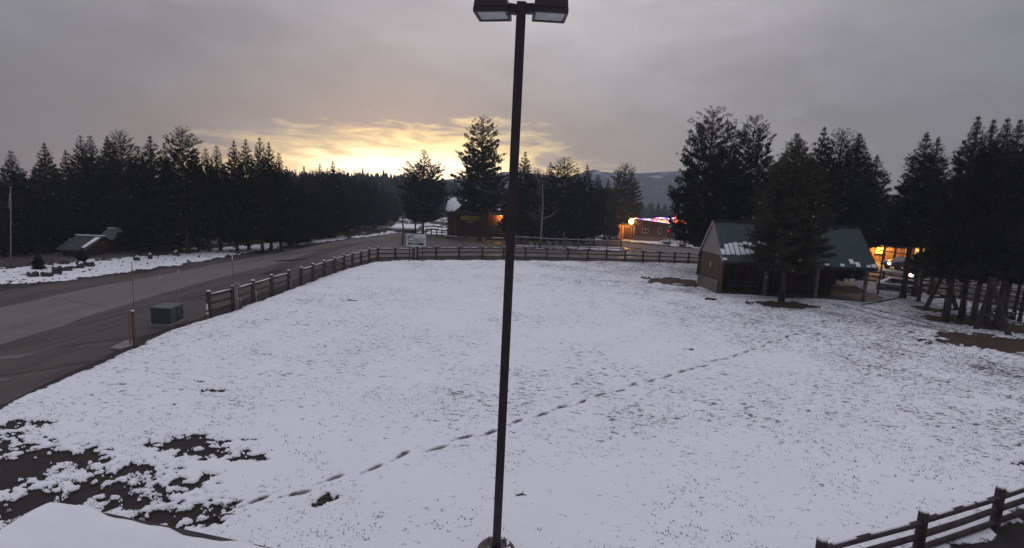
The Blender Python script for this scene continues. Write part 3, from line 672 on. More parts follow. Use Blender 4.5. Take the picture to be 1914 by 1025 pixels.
# lower front skirts
n = 0
for px in range(-60, 560, 17):
    x = px + r_.uniform(-8, 8)
    if 105 < x < 235: D = 58 + r_.uniform(-2, 6)
    else: D = depth(x, road_y(x)) + r_.uniform(0.5, 4)
    topy = 345 + r_.uniform(-22, 30); put_tree(r_.choice([6, 0, 1, 3, 7]), x, topy, D, 'lower dark pine in the front rows ' + where(x), 'lower pines in the front of the left forest', r_.uniform(1.25, 1.7))
for px in range(-60, 540, 13):
    x = px + r_.uniform(-8, 8); D = depth(x, road_y(x)) + r_.uniform(8, 26)
    put_tree(r_.choice([0, 1, 2, 3]), x, 316 + r_.uniform(-8, 20), max(D, 56), 'dark pine deep in the forest ' + where(x), 'pines deep in the left forest', r_.uniform(1.1, 1.4))
# receding forest wall along the road
far_top = [(535, 312, 58), (552, 318, 62), (568, 312, 66), (585, 320, 68), (598, 308, 72), (612, 316, 74), (622, 302, 76), (634, 316, 82), (648, 324, 85), (662, 320, 90), (676, 326, 96), (690, 332, 100), (702, 338, 106), (714, 345, 112), (724, 352, 118), (733, 358, 126), (741, 366, 135), (748, 376, 145)]
for i, (px, py, D) in enumerate(far_top):
    lab = 'hazy pine in the forest wall that recedes along the far end of the road'
    if px == 622: lab = 'pointed pine standing above the receding forest wall under the brightest sky'
    put_tree([0, 1, 2, 3][i % 4], px, py, D + 2, lab, 'pines of the receding forest wall', 1.15)
    for k in range(2):
        put_tree([1, 6, 3, 0][(i + k) % 4], px + r_.uniform(-10, 8), py + r_.uniform(12, 50), D - r_.uniform(0, 5), 'lower pine at the foot of the receding forest wall beside the road', 'lower pines of the receding forest wall', 1.4)
# --- centre
put_tree(5, 793, 282, depth(792, 443), 'full bushy pine beside the white office sign, left of the log cabin', wide=1.0)
put_tree(8, 778, 318, depth(775, 441), 'slimmer pine joined to the left side of the bushy pine by the office sign', wide=1.0)
put_tree(4, 904, 223, depth(903, 452), 'tall layered pine standing in front of the log cabin', wide=1.0)
for px, py, by, k, w, lab in (
 (982, 285, 458, 0, 1.15, 'pointed pine just right of the light pole'),
 (962, 330, 455, 1, 1.3, 'lower pine partly hidden by the light pole right of the cabin'),
 (1005, 318, 458, 3, 1.2, 'pine directly behind the pale bare aspen'),
 (1029, 305, 456, 1, .9, 'narrow round-topped pine right of the bare aspen'),
 (1056, 297, 457, 3, 1.15, 'round-topped tallest pine in the centre right clump'),
 (1080, 315, 458, 1, 1.1, 'low shouldered pine right of the round-topped one'),
 (1098, 310, 459, 0, 1.2, 'pine with flat broken top in the centre right clump'),
 (1118, 328, 460, 1, 1.1, 'short pine sloping down before the gap to the mountain'),
 (1137, 335, 449, 2, 1.1, 'small slim pine left of the domed pine by the lit porch'),
 (1170, 308, 447, 3, 1.15, 'domed dense pine above the lit porch lamp'),
 (1040, 345, 460, 6, 1.5, 'bushy low pine filling the front of the centre clump'),
 (1085, 355, 461, 6, 1.5, 'bushy low pine in front of the flat topped pine'),
 (1012, 372, 459, 6, 1.4, 'low pine at the foot of the aspen'),
 (1146, 365, 449, 6, 1.3, 'low dark pine left of the lit porch')):
    put_tree(k, px, py, depth(px, by) + (1 if px < 1130 else 2.5), lab, None, w * 1.1)
for i in range(14):
    put_tree([0, 1, 3][i % 3], 965 + i * 13 + r_.uniform(-5, 5), 345 + r_.uniform(-12, 15), 105 + r_.uniform(0, 20), 'dark pine hidden behind the clump between cabin and lit building', 'pines behind the centre clump', 1.2)
# --- behind the shelter
for px, py, D, k, w, lab in (
 (1335, 209, 47, 10, 1.05, 'tall open pine with rounded top at the left end of the shelter'),
 (1412, 223, 48, 10, .85, 'tall open pine with pointed top, second behind the shelter'),
 (1368, 262, 50, 3, 1.05, 'pine between the two tall open pines behind the shelter'),
 (1490, 252, 43, 7, 1.15, 'pointed pine behind the shelter roof, left of the three close tops'),
 (1541, 240, 46, 0, 1.2, 'tallest of the three close tops behind the shelter'),
 (1576, 247, 47, 3, 1.1, 'middle of the three close tops behind the shelter'),
 (1607, 252, 47, 9, 1.45, 'rightmost of the three close tops behind the shelter'),
 (1640, 292, 48, 8, 1.35, 'pine sloping down on the right of the group behind the shelter'),
 (1520, 300, 44, 6, 1.4, 'bushy lower pine filling the middle of the group behind the shelter'),
 (1585, 310, 44, 6, 1.5, 'bushy lower pine above the right half of the shelter roof'),
 (1440, 310, 45, 6, 1.4, 'bushy lower pine above the left half of the shelter roof'),
 (1684, 396, 66, 8, 1.5, 'low spreading pine in the gap right of the shelter roof'),
 (1733, 250, 38, 8, 1.15, 'left of the two pointed pines over the lamp post gap at right'),
 (1754, 259, 39, 8, 1.05, 'right of the two pointed pines over the lamp post gap at right'),
 (1829, 220, 30, 9, 1.0, 'sharp tall pine first of the big clump at the right edge'),
 (1858, 226, 31, 9, .95, 'second tall pine of the big clump at the right edge'),
 (1884, 224, 29, 9, 1.0, 'third tall pine of the big clump at the right edge'),
 (1908, 226, 31, 9, 1., 'pine cut by the right edge of the picture'),
 (1940, 235, 30, 9, 1., 'pine just past the right edge of the picture'),
 (1812, 330, 34, 8, 1.15, 'lower pine on the left flank of the big clump at the right edge')):
    put_tree(k, px, py, D, lab, None, w)
put_tree(7 if 7 not in used_p else 7, 1495, 262, depth(1476, 566), 'dense snow flecked pine standing right in front of the shelter', None, 1.2)
for i in range(22):
    x = 1290 + i * 32 + r_.uniform(-10, 10)
    put_tree([0, 1, 3][i % 3], x, 385 + r_.uniform(-25, 15) + (i * 1.2), 95 + r_.uniform(0, 25), 'low dark pine far behind the shelter and the lit buildings', 'distant pines behind the right side', 1.3)
# --- young trees and shrubs by the left road
put_tree(6, 70, 475, depth(70, 505), 'small round shrub among the boulders by the road', None, 2.3, 'shrub')
put_tree(6, 152, 462, depth(153, 498), 'small young pine in front of the left log shed', None, 1.9, 'young pine')
# bare aspen
def aspen():
    b = g(1009, 463); root = thing('aspen_tree', b, 'leafless pale aspen in front of the dark centre pines', 'tree'); top = at(1014, 335, b.y); r = random.Random(3); mb = MB()
    hgt = top.z; P = [b + Vector((0, 0, -.1)), b + Vector((.1, 0, hgt * .3)), b + Vector((.15, 0, hgt * .6)), Vector((top.x, b.y, hgt))]
    mb.tube(P, [.17, .14, .09, .02], 8); mb.build('trunk', M_birch, root, smooth=True)
    mb = MB(); mb2 = MB()
    for i in range(26):
        t = .34 + .60 * i / 26 + r.uniform(-.02, .02); a = r.uniform(0, 6.28); l = (1 - t) * r.uniform(1.2, 4.6) + .4; o = P[0].lerp(P[3], t)
        p = o; d = Vector((math.cos(a), math.sin(a) * .8, r.uniform(.2, .9))).normalized(); pts = [o]; rr = .045 * (1.2 - t)
        for k in range(4):
            d = (d + Vector((r.uniform(-.35, .35), r.uniform(-.3, .3), r.uniform(-.1, .35)))).normalized(); p = p + d * l / 4; pts.append(p)
            for q in range(2): mb2.tube([p, p + (d + Vector((r.uniform(-.9, .9), r.uniform(-.6, .6), r.uniform(-.2, .7)))) * l * .16], [.012, .005], 3, False)
        mb2.tube(pts, [rr, rr * .8, rr * .6, rr * .4, .006], 4, False)
    o = P[0].lerp(P[3], .42); mb.tube([o, o + Vector((1.2, -.2, .5)), o + Vector((2.3, -.3, 1.5))], [.10, .07, .02], 5)
    mb.build('limb', M_birch, root); mb2.build('branches', mat('aspen_twigs', (.14, .115, .11), .9), root)
aspen()
# far-off wood (one mass): hill forest under the sunset and further hills
def far_wood(name, spec, label, m, seed):
    r = np.random.default_rng(seed); Vs = []; Ts = []; nv = 0
    for (x, y, h, w) in spec:
        k = 7; rings = 5; a = np.linspace(0, 6.283, k, endpoint=False) + r.uniform(0, 1); V = []
        for q in range(rings):
            t = q / rings; rr = w * (1 - t) ** .8 * r.uniform(.7, 1.15, k); V.append(np.stack([x + rr * np.cos(a), y + rr * np.sin(a), np.full(k, h * (.02 + .93 * t)) - .12 * h * (q > 0) * r.uniform(0, 1, k) * .5], -1))
            rr2 = rr * .55; V.append(np.stack([x + rr2 * np.cos(a), y + rr2 * np.sin(a), np.full(k, h * (.02 + .93 * (t + .12)))], -1))
        V = np.concatenate(V + [np.array([[x, y, h]])]); nr_ = rings * 2
        T = []
        for q in range(nr_ - 1):
            for j in range(k):
                A = q * k + j; B = q * k + (j + 1) % k; T += [(A, B, B + k), (A, B + k, A + k)]
        for j in range(k): T.append(((nr_ - 1) * k + j, (nr_ - 1) * k + (j + 1) % k, nr_ * k))
        Vs.append(V); Ts.append(np.array(T) + nv); nv += len(V)
    tag(npmesh(name, np.concatenate(Vs), np.concatenate(Ts), m), label, 'forest', kind='stuff')
spec = []
for i in range(800):
    D = r_.uniform(170, 300); px = r_.uniform(480, 1000); base = np.interp(px, [480, 620, 760, 830, 900, 1000], [318, 322, 326, 338, 348, 352]) + r_.uniform(-3, 9)
    if r_.random() < .035: base -= r_.uniform(5, 10)
    t = at(px, base, D); spec.append((t.x, D, t.z, r_.uniform(2.6, 3.6) * D / 200))
far_wood('forest', spec, 'hazy conifer forest on the low hill below the sunset', M_far, 3)
spec = []
for i in range(420):
    D = r_.uniform(210, 330); px = r_.uniform(880, 2300); base = 352 + (px - 960) * .045 + r_.uniform(0, 14) + 12
    t = at(px, base, D); spec.append((t.x, D, max(3, t.z), r_.uniform(2.4, 4)))
far_wood('distant_wood', spec, 'far-off line of conifers under the mountain at the right', M_far, 4)

# ================================================================== FENCES
def rail_fence(name, posts, hts, label, rails, m=M_log, pr=.10, rr=.07, group=None, skip=(), square=False, snow=True, seed=0, over=.0):
    """posts: ground points; hts: post height; rails: list of relative heights"""
    r = random.Random(seed); root = thing(name, posts[0], label, 'fence', group); sb = MB()
    for i, p in enumerate(posts):
        mb = MB(); h = hts if isinstance(hts, (int, float)) else hts[i]; lx = r.uniform(-.015, .015)
        if square: mb.beam(p + Vector((0, 0, -.1)), p + Vector((lx, 0, h)), pr * 1.8, pr * 1.8)
        else: mb.tube([p + Vector((0, 0, -.1)), p + Vector((lx / 2, 0, h * .5)), p + Vector((lx, 0, h))], [pr * 1.05, pr, pr * .95], 9)
        o = mb.build('post', m, root, smooth=not square and False)
        if snow: sb.tube([p + Vector((lx, 0, h)), p + Vector((lx, 0, h + .035)), p + Vector((lx, 0, h + .055))], [pr * .9, pr * .8, pr * .4], 7)
        if i + 1 < len(posts) and i not in skip:
            q = posts[i + 1]; h2 = hts if isinstance(hts, (int, float)) else hts[i + 1]
            for k, fr in enumerate(rails):
                a = p + Vector((0, 0, h * fr + r.uniform(-.02, .02))); b = q + Vector((0, 0, h2 * fr + r.uniform(-.02, .02))); d = (b - a).normalized()
                c = a.lerp(b, .5) + Vector((0, 0, r.uniform(-.02, .015)))
                MB().tube([a - d * .06, c, b + d * .06], [rr * r.uniform(.9, 1.1), rr, rr * r.uniform(.85, 1.05)], 8).build('rail', m, root)
                if snow and k == 0:
                    up = Vector((0, 0, rr * .80)); a1 = a + d * pr; b1 = b - d * pr
                    segs = [(0, 1)] if snow == 2 else [(s0, s0 + r.uniform(.12, .3)) for s0 in (r.uniform(0, .2), r.uniform(.35, .5), r.uniform(.6, .7))]
                    for s0, s1 in segs: sb.tube([a1.lerp(b1, s0) + up, a1.lerp(b1, (s0 + s1) / 2) + up * 1.15 + (c - a.lerp(b, .5)) , a1.lerp(b1, s1) + up], [rr * .4, rr * .55, rr * .4], 6)
    if snow: tag(sb.build('snow_cap', M_snow, root, smooth=True), kind='stuff')
    return root
lp = [g(392, 592), g(437, 579), g(474, 566), g(508, 553), g(540, 542)]
rail_fence('log_fence', lp, 1.22, 'short three rail log fence beside the meter pedestal at the roadside', (.83, .52, .22), pr=.11, snow=2, seed=1)
lp = [g(px, py) for px, py in ((563, 536), (585, 527), (606, 519), (625, 512), (643, 505), (659, 500), (675, 495), (690, 490), (706, 487), (739, 486.5), (773, 486))]
rail_fence('log_fence', lp, 1.25, 'log fence curving from the roadside gap round to the office sign', (.85, .52, .2), pr=.12, snow=2, seed=2)
lp = [g(px, py) for px, py in ((773, 486), (815, 485.5), (858, 485), (901, 485), (941, 485), (982, 485.5), (1022, 486), (1061, 487), (1098, 488), (1133, 489), (1168, 490), (1201, 491), (1232, 492), (1260, 493), (1286, 494), (1309, 495), (1334, 497), (1360, 499))]
lp[0] = lp[0] + Vector((.35, .1, 0))
rail_fence('log_fence', lp, 1.35, 'long straight log fence along the back of the snowy meadow', (.86, .54, .2), pr=.11, seed=3)
lp = [g(px, py) for px, py in ((1560, 520), (1600, 526), (1649, 533), (1690, 541), (1742, 551), (1795, 561), (1850, 572), (1914, 587), (1990, 605))]
rail_fence('log_fence', lp, 1.25, 'dark log fence behind the swing set and stone planter at right', (.85, .52, .2), pr=.10, seed=4)
lp = [g(px, py) for px, py in ((963, 462), (1000, 464), (1022, 466), (1058, 467), (1080, 467.5), (1102, 468), (1134, 469), (1160, 470))]
rail_fence('pole_fence', lp, 1.5, 'grey weathered pole fence in front of the centre pines', (.9, .55, .25), M_oldlog, .09, .06, seed=5, snow=2)
lp = [g(px, py) for px, py in ((796, 440), (806, 440), (816, 441), (826, 441), (838, 442))]
rail_fence('pole_fence', lp, 1.1, 'short grey rail fence left of the log cabin', (.85, .5), M_oldlog, .09, .06, seed=6, snow=2)
lp = [g(px, py) for px, py in ((1240, 457), (1252, 458), (1264, 459), (1276, 460), (1288, 461), (1300, 462), (1312, 463), (1326, 464))]
rail_fence('picket_fence', lp, 1.2, 'weathered fence below the coloured lights left of the shelter', (.9, .3), M_oldlog, .06, .05, seed=7)
lp = [g(1385, 1180), g(1525, 1100), g(1714, 1040), g(1858, 988), g(1982, 943), g(2085, 906)]
rail_fence('log_fence', lp, .86, 'nearest log fence crossing the bottom right corner', (.78, .48, .17), mat('dark_near_log', (.035, .025, .028), .85, (.075, .055, .058), 5, (1, 1, 1), .6, 22), .085, .055, seed=8, snow=1)

# ================================================================== LIGHT POLE
def light_pole():
    b = g(926.5, 1050); D = b.y; top = at(975, 5, D); 
    root = thing('light_pole', b, 'tall square brown light pole with two box floodlights in the middle of the meadow', 'light pole')
    mb = MB(); hw = .069
    T = Vector((top.x, D, top.z)); mb.beam(b + Vector((0, 0, .05)), T, hw * 2, hw * 2, (0, 1, 0)); mb.build('pole', M_pole, root, bevel=.012)
    MB().beam(b + Vector((0, 0, .26)), b + Vector((0, 0, .30)), .34, .34, (0, 1, 0)).build('base_plate', M_pole, root)
    mb = MB(); mb.tube([b + Vector((0, 0, -.2)), b + Vector((0, 0, .22)), b + Vector((0, 0, .26))], [.32, .32, .29], 28); mb.build('footing', mat('brown_concrete', (.085, .06, .052), .9, (.15, .11, .10), 6, bump=.4), root, smooth=False)
    r = random.Random(4); mb = MB()
    for i in range(9):
        a = r.uniform(-1.2, 1.2); q = b + Vector((math.cos(a) * .2, math.sin(a) * .2, .262)); mb.tube([q, q + Vector((0, 0, .02)), q + Vector((0, 0, .03))], [.07, .06, .02], 7)
    mb.build('snow_patch', M_snow, root, smooth=True)
    hp = b.lerp(T, .09) + Vector((0, -hw - .003, 0)); MB().box(hp, (.075, .01, .14)).build('hand_hole_cover', M_pole, root)
    for sx in (-1, 1):
        for sy in (-1, 1): MB().tube([b + Vector((sx * .13, sy * .13, .30)), b + Vector((sx * .13, sy * .13, .36))], .016, 6).build('anchor_bolt', M_grey, root)
    # heads
    for side, x0, x1, y0, y1, rz in ((-1, 889, 954, 4, 27, R(-9)), (1, 997, 1059, 6, 29, R(3))):
        c = at((x0 + x1) / 2, (y0 + y1) / 2, D); w, dp, hh = .485, .42, .175
        hb = MB(); m = Matrix.Rotation(rz, 3, 'Z')
        def P(x, y, z): return c + m @ Vector((x, y, z))
        # housing: slightly tapered box with hollow underside
        hw_, hd = w / 2, dp / 2
        hb.hexa([P(-hw_, -hd, -.045), P(hw_, -hd, -.045), P(hw_, hd, -.045), P(-hw_, hd, -.045), P(-hw_ * .95, -hd * .95, hh / 2), P(hw_ * .95, -hd * .95, hh / 2), P(hw_ * .95, hd * .95, hh / 2), P(-hw_ * .95, hd * .95, hh / 2)])
        ho = hb.build('housing', M_pole, root, bevel=.015)
        fb = MB(); t = .035; z0, z1 = -.115, -.047
        for (cx, cy, sx, sy) in ((0, -hd + t / 2, w, t), (0, hd - t / 2, w, t), (-hw_ + t / 2, 0, t, dp - 2 * t - .002), (hw_ - t / 2, 0, t, dp - 2 * t - .002)):
            fb.hexa([P(cx + a * sx / 2, cy + b_ * sy / 2, z0) for a, b_ in ((-1, -1), (1, -1), (1, 1), (-1, 1))] + [P(cx + a * sx / 2, cy + b_ * sy / 2, z1) for a, b_ in ((-1, -1), (1, -1), (1, 1), (-1, 1))])
        fb.build('door_frame', M_pole, root)
        lb = MB(); lb.hexa([P(a * (hw_ - t - .003), b_ * (hd - t - .003), -.10) for a, b_ in ((-1, -1), (1, -1), (1, 1), (-1, 1))] + [P(a * (hw_ - t - .003), b_ * (hd - t - .003), -.09) for a, b_ in ((-1, -1), (1, -1), (1, 1), (-1, 1))])
        lb.build('lens', M_lens, root)
        inner = P(-side * (hw_ - .01), 0, -.01); pc = Vector((b.x + (T.x - b.x) * (inner.z - b.z) / (T.z - b.z), D, inner.z))
        MB().beam(pc + Vector((side * hw, 0, 0)), inner, .10, .125).build('arm', M_pole, root)
        lt = P(-side * (hw_ + .012), -hd + .06, -.09); MB().box(lt, (.035, .05, .05), rz).build('latch', M_pole, root)
light_pole()

# ================================================================== NEAR ROOF (bottom left)
def near_roof():
    A = g(100, 938, 3.4); Lp = g(-90, 1062, 2.62); Rp = g(640, 1052, 2.35)
    ridge = A + Vector((-.1, -4.5, 0)); root = thing('porch_roof', A + Vector((0, 0, -3.4)), 'snow covered porch roof peak in the bottom left corner', 'roof')
    th = Vector((0, 0, -.12)); L2 = Lp + (ridge - A); R2 = Rp + (ridge - A)
    for nm, a, b in (('left', A, Lp), ('right', A, Rp)):
        e = b + (ridge - A)
        q = [a, b, e, ridge] if nm == 'left' else [ridge, e, b, a]
        MB().hexa([p + th for p in q] + q).build('roof_slope', M_rust, root)
    # snow blanket as a grid with soft edge
    mb = MB(); n = 70; mlen = 26; rr = random.Random(2)
    X = []
    def pt(u, v):   # u -1..1 across, v 0..1 towards camera
        e = Lp if u < 0 else Rp; p = A.lerp(e, abs(u)) + (ridge - A) * v
        wav = .03 * math.sin(u * 9 + 1) + .02 * math.sin(u * 23) + .012 * math.sin(u * 51 + 2)
        edge_ = min(1, v * 4.5 / .12) ; th_ = .04 * (edge_ ** .5) + .008 + .004 * math.sin(u * 6) 
        p = p + Vector((0, wav * (1 - min(1, v * 3)) - .035, th_)); 
        if abs(u) < .09: p.z -= .015 * (1 - abs(u) / .09) ** 2
        return p
    us = [-1 + 2 * i / n for i in range(n + 1)]; us = [math.copysign(abs(u) ** 1.3, u) for u in us]; vs = [0, .006, .014, .03, .06] + [.1 + .9 * k / 12 for k in range(13)]
    V = [pt(u, v) for v in vs for u in us]; V += [pt(u, 0) + Vector((0, .0, -.05)) for u in us]; k = n + 1; fs = []
    for j in range(len(vs) - 1):
        for i in range(n): a = j * k + i; fs.append((a, a + 1, a + k + 1, a + k)[::-1])
    b0 = len(vs) * k
    for i in range(n): fs.append((b0 + i, b0 + i + 1, i + 1, i)[::-1])
    mb.add(V, fs); mb.build('snow_blanket', M_snow, root, smooth=True)
    cz = MB()
    for p in (Lp, Rp): q = p + Vector((0, -.4, -.12)); cz.beam(Vector((q.x, q.y, 0)), q, .14, .14)
    cz.build('support', M_log, root)
near_roof()

# ================================================================== ROADSIDE THINGS
def cabinet():
    a = g(297, 613); b_ = g(331, 611); root = thing('utility_cabinet', a, 'green metal utility cabinet on a pad beside the road', 'utility box')
    FL = g(319, 611.5); L_ = g(291, 607); Rr = g(346, 600)
    u = (Rr - FL); u.z = 0; n = Vector((-u.y, u.x, 0)).normalized(); u = u.normalized(); w, d = 1.05, .80
    top = at(319, 576, FL.y).z
    def q(x, y, z): return FL + u * x + n * y + Vector((0, 0, z))
    MB().hexa([q(-.08, -.08, 0), q(w + .08, -.08, 0), q(w + .08, d + .08, 0), q(-.08, d + .08, 0), q(-.08, -.08, .12), q(w + .08, -.08, .12), q(w + .08, d + .08, .12), q(-.08, d + .08, .12)]).build('concrete_pad', M_conc, root)
    MB().hexa([q(0, 0, .12), q(w, 0, .12), q(w, d, .12), q(0, d, .12), q(0, 0, top - .06), q(w, 0, top - .06), q(w, d, top - .06), q(0, d, top - .06)]).build('body', M_trans, root, bevel=.01)
    MB().hexa([q(-.03, -.03, top - .06), q(w + .03, -.03, top - .06), q(w + .03, d + .03, top - .04), q(-.03, d + .03, top - .04), q(-.01, -.01, top - .01), q(w + .01, -.01, top - .01), q(w + .01, d + .01, top + .03), q(-.01, d + .01, top + .03)]).build('lid', mat('cabinet_lid_paint', (.085, .10, .088), .55), root, bevel=.01)
    MB().beam(q(w * .5, -.012, .16), q(w * .5, -.012, top - .10), .02, .012, (0, 1, 0)).build('door_seam', M_black, root)
    MB().box(q(w * .55, -.03, .55), (.04, .05, .12)).build('handle', M_grey, root)
cabinet()
def marker(px, bpy_, tpy, label, m=M_orange, r=.018, tpx=None):
    b = g(px, bpy_); t = at(px if tpx is None else tpx, tpy, b.y); root = thing('snow_marker', b, label, 'snow marker')
    MB().tube([b + Vector((0, 0, -.05)), b.lerp(t, .5) + Vector((.01, 0, 0)), t], [r, r * .8, r * .6], 6).build('rod', m, root)
    MB().tube([b.lerp(t, .90), b.lerp(t, .97)], [r * 1.2, r * 1.1], 6).build('reflective_band', M_white, root)
marker(253, 648, 490, 'tall orange snow marker rod at the wooden post by the road', tpx=246, r=.02)
marker(434.5, 580, 475, 'orange snow marker rod behind the meter pedestal', r=.02, tpx=434)
marker(300, 602, 512, 'pale thin marker whip at the left corner of the green cabinet', M_whip, .011, tpx=299)
marker(334, 596, 502, 'pale thin marker whip at the right corner of the green cabinet', M_whip, .012, tpx=333)
marker(737, 484, 455, 'thin dark marker rod behind the fence corner left of the office sign', M_rust, .03, tpx=737)
def postpair():
    b = g(252, 651); root = thing('wooden_post', b, 'squared reddish wooden post with a thinner stake beside the road', 'post')
    t = at(246, 582, b.y); MB().beam(b + Vector((0, 0, -.1)), Vector((b.x, b.y, t.z)), .085, .085).build('post', mat('red_brown_post', (.10, .05, .04), .8, (.15, .08, .065), 4), root)
    s = g(244, 646); MB().beam(s + Vector((0, 0, -.1)), s + Vector((0, 0, t.z * .9)), .04, .04).build('stake', mat('orange_stake', (.28, .11, .07), .8), root)
    MB().box((b.x, b.y, t.z + .02), (.08, .08, .04)).build('snow_cap', M_snow, root)
postpair()
def slab():
    P = gp([(205, 654), (232, 641), (247, 638), (252, 648), (225, 656)]); mb = MB(); k = len(P)
    V = [(x, y, .0) for x, y in P] + [(x, y, .07) for x, y in P]; mb.add(V, [tuple(range(k, 2 * k))] + [(i, (i + 1) % k, k + (i + 1) % k, k + i) for i in range(k)])
    tag(mb.build('concrete_slab', M_conc), 'small pale concrete slab beside the wooden post', 'slab')
slab()
def tube_marker():
    b = g(388, 597); root = thing('tube_delineator', b, 'short orange and white striped tube at the end of the roadside fence', 'traffic marker'); h = .72
    for i, (z0, z1, m) in enumerate(((.04, .24, M_orange), (.24, .34, M_white), (.34, .46, M_orange), (.46, .56, M_white), (.56, h, M_white))):
        MB().tube([b + Vector((0, 0, z0)), b + Vector((0, 0, z1 - .002))], [.055 - i * .004, .053 - i * .004], 12).build('band', m, root)
    MB().tube([b, b + Vector((0, 0, .04))], [.17, .15], 12).build('base', M_rubber, root)
tube_marker()
def pedestal(px, py, h, label, w=.12):
    b = g(px, py); root = thing('meter_pedestal', b, label, 'utility pedestal')
    MB().beam(b + Vector((0, 0, -.1)), b + Vector((0, 0, h)), w, w, (0, 1, 0)).build('post', M_grey, root, bevel=.01)
    if h > 1: MB().box(b + Vector((.10, -.02, h - .12)), (.22, .14, .22)).build('meter_box', M_grey, root, bevel=.01)
    P = [b + Vector((w * .9, -.08, -.02)), b + Vector((w * .9, -.08, .55)), b + Vector((w * .9 + .05, -.1, .68)), b + Vector((w * .9 + .16, -.1, .66)), b + Vector((w * .9 + .18, -.1, .5))]
    MB().tube(P, .035, 8).build('conduit', M_grey, root, smooth=True)
pedestal(442, 581, 1.42, 'grey steel meter pedestal against the roadside fence')
def elbow(px, py, label):
    b = g(px, py); root = thing('vent_pipe', b, label, 'pipe'); P = [b, b + Vector((0, 0, .55)), b + Vector((-.04, 0, .66)), b + Vector((-.13, 0, .68)), b + Vector((-.16, 0, .6))]
    MB().tube(P, .05, 8).build('pipe', M_grey, root, smooth=True); MB().tube([b + Vector((0, 0, -.02)), b + Vector((0, 0, .03))], .085, 10).build('collar', M_grey, root)
elbow(479, 566, 'curved grey vent pipe by the middle post of the short roadside fence'); elbow(543.5, 542, 'curved grey vent pipe at the gap end of the short roadside fence')

def text_mesh(s, size, loc, m, root, name='lettering', rx=R(90), rz=0., ext=.004, align='CENTER', shear=0.):
    c = bpy.data.curves.new(name, 'FONT'); c.body = s; c.size = size; c.extrude = ext; c.align_x = align; c.align_y = 'CENTER'; c.shear = shear
    o = bpy.data.objects.new('tmp', c); COL.objects.link(o); bpy.context.view_layer.update()
    me = bpy.data.meshes.new_from_object(o.evaluated_get(bpy.context.evaluated_depsgraph_get())); bpy.data.objects.remove(o)
    me.materials.clear(); me.materials.append(m); t = bpy.data.objects.new(name, me); COL.objects.link(t)
    t.rotation_euler = (rx, 0, rz); t.location = Vector(loc) - (root.location if root else Vector())
    if root: t.parent = root
    return t
def office_sign():
    a = g(764.5, 490); b = g(789, 491); D = (a.y + b.y) / 2; root = thing('office_sign', a, 'white office sign board with black arrow on two posts at the meadow edge', 'sign')
    tl = at(760, 437, D); br = at(796, 461.5, D); cx = (tl.x + br.x) / 2; w = br.x - tl.x; z0, z1 = br.z, tl.z; h = z1 - z0; cz = (z0 + z1) / 2
    MB().box((cx, D, cz), (w, .05, h)).build('board', M_signw, root, bevel=.008)
    for k in (a, b): MB().beam(Vector((k.x, D + .06, -.1)), Vector((k.x + .05, D + .06, z1 - .1)), .09, .06).build('post', M_log, root)
    y = D - .03
    # arrow bar
    bz = z0 + h * .20; bh = h * .17
    mb = MB(); x0 = cx - w * .42; x1 = cx + w * .30; x2 = cx + w * .44
    V = [(x0, y, bz - bh / 2), (x1, y, bz - bh / 2), (x1, y, bz - bh * .8), (x2, y, bz), (x1, y, bz + bh * .8), (x1, y, bz + bh / 2), (x0, y, bz + bh / 2)]
    V2 = [(p[0], p[1] - .012, p[2]) for p in V]; mb.add(V2, [tuple(range(7))]); mb.add(V + V2, [(i, (i + 1) % 7, 7 + (i + 1) % 7, 7 + i) for i in range(7)]); mb.build('arrow', M_black, root)
    text_mesh('OFFICE', bh * 1.15, (cx - w * .07, y - .016, bz), M_signw, root)
    text_mesh('harm-l', h * .36, (cx + w * .16, y - .004, z0 + h * .60), M_black, root)
    # big ring C
    mb = MB(); P = []
    cxx, czz = cx - w * .26, z0 + h * .58
    for i in range(22):
        an = R(45) + R(275) * i / 21; P.append((cxx + math.cos(an) * w * .16, y - .006, czz + math.sin(an) * h * .16))
    mb.tube(P, [.022 + .02 * math.sin(math.pi * i / 21) for i in range(22)], 6); mb.build('letter_ring', M_black, root)
    MB().box((cx + w * .10, y - .004, z0 + h * .43), (w * .62, .008, h * .035)).build('rule', M_black, root)
    text_mesh('Cabin Service', h * .09, (cx + w * .1, y - .004, z0 + h * .37), mat('green_print', (.06, .16, .08), .6), root)
    MB().beam((cx - w * .42, y - .004, z0 + h * .80), (cx - w * .08, y - .004, z0 + h * .90), .008, h * .055).build('swoosh', M_black, root)
office_sign()
def tall_post():
    b = g(752, 459); t = at(752, 409, b.y); root = thing('sign_pole', b, 'thin dark reddish pole behind the office sign by the lot entrance', 'pole')
    MB().tube([b, Vector((b.x + .1, b.y, t.z * .6)), Vector((t.x, b.y, t.z))], [.13, .10, .08], 8).build('pole', M_log, root)
tall_post()
def post1055():
    b = g(1054, 473); t = at(1054, 433, b.y); tag(MB().tube([b, Vector((t.x, b.y, t.z))], [.09, .07], 8).build('utility_stake', M_oldlog), 'single grey stake standing in front of the pole fence', 'post')
post1055()
def flagpole():
    b = g(20, 500); t = at(20, 352, b.y); root = thing('flagpole', b, 'thin pale flagpole with furled flag at the far left', 'flagpole')
    MB().tube([b, b.lerp(t, .5), t], [.035, .03, .02], 8).build('pole', M_whip, root, smooth=True)
    p = b.lerp(t, .84); MB().tube([p + Vector((0, 0, .5)), p + Vector((.02, -.05, .1)), p + Vector((-.03, -.05, -.35)), p + Vector((0, -.04, -.75))], [.03, .07, .09, .03], 7).build('flag', mat('furled_cloth', (.18, .12, .12), .9, (.28, .24, .26), 6), root, smooth=True)
    MB().tube([t, t + Vector((0, 0, .05)), t + Vector((0, 0, .1))], [.03, .06, .03], 8).build('finial', M_grey, root, smooth=True)
flagpole()
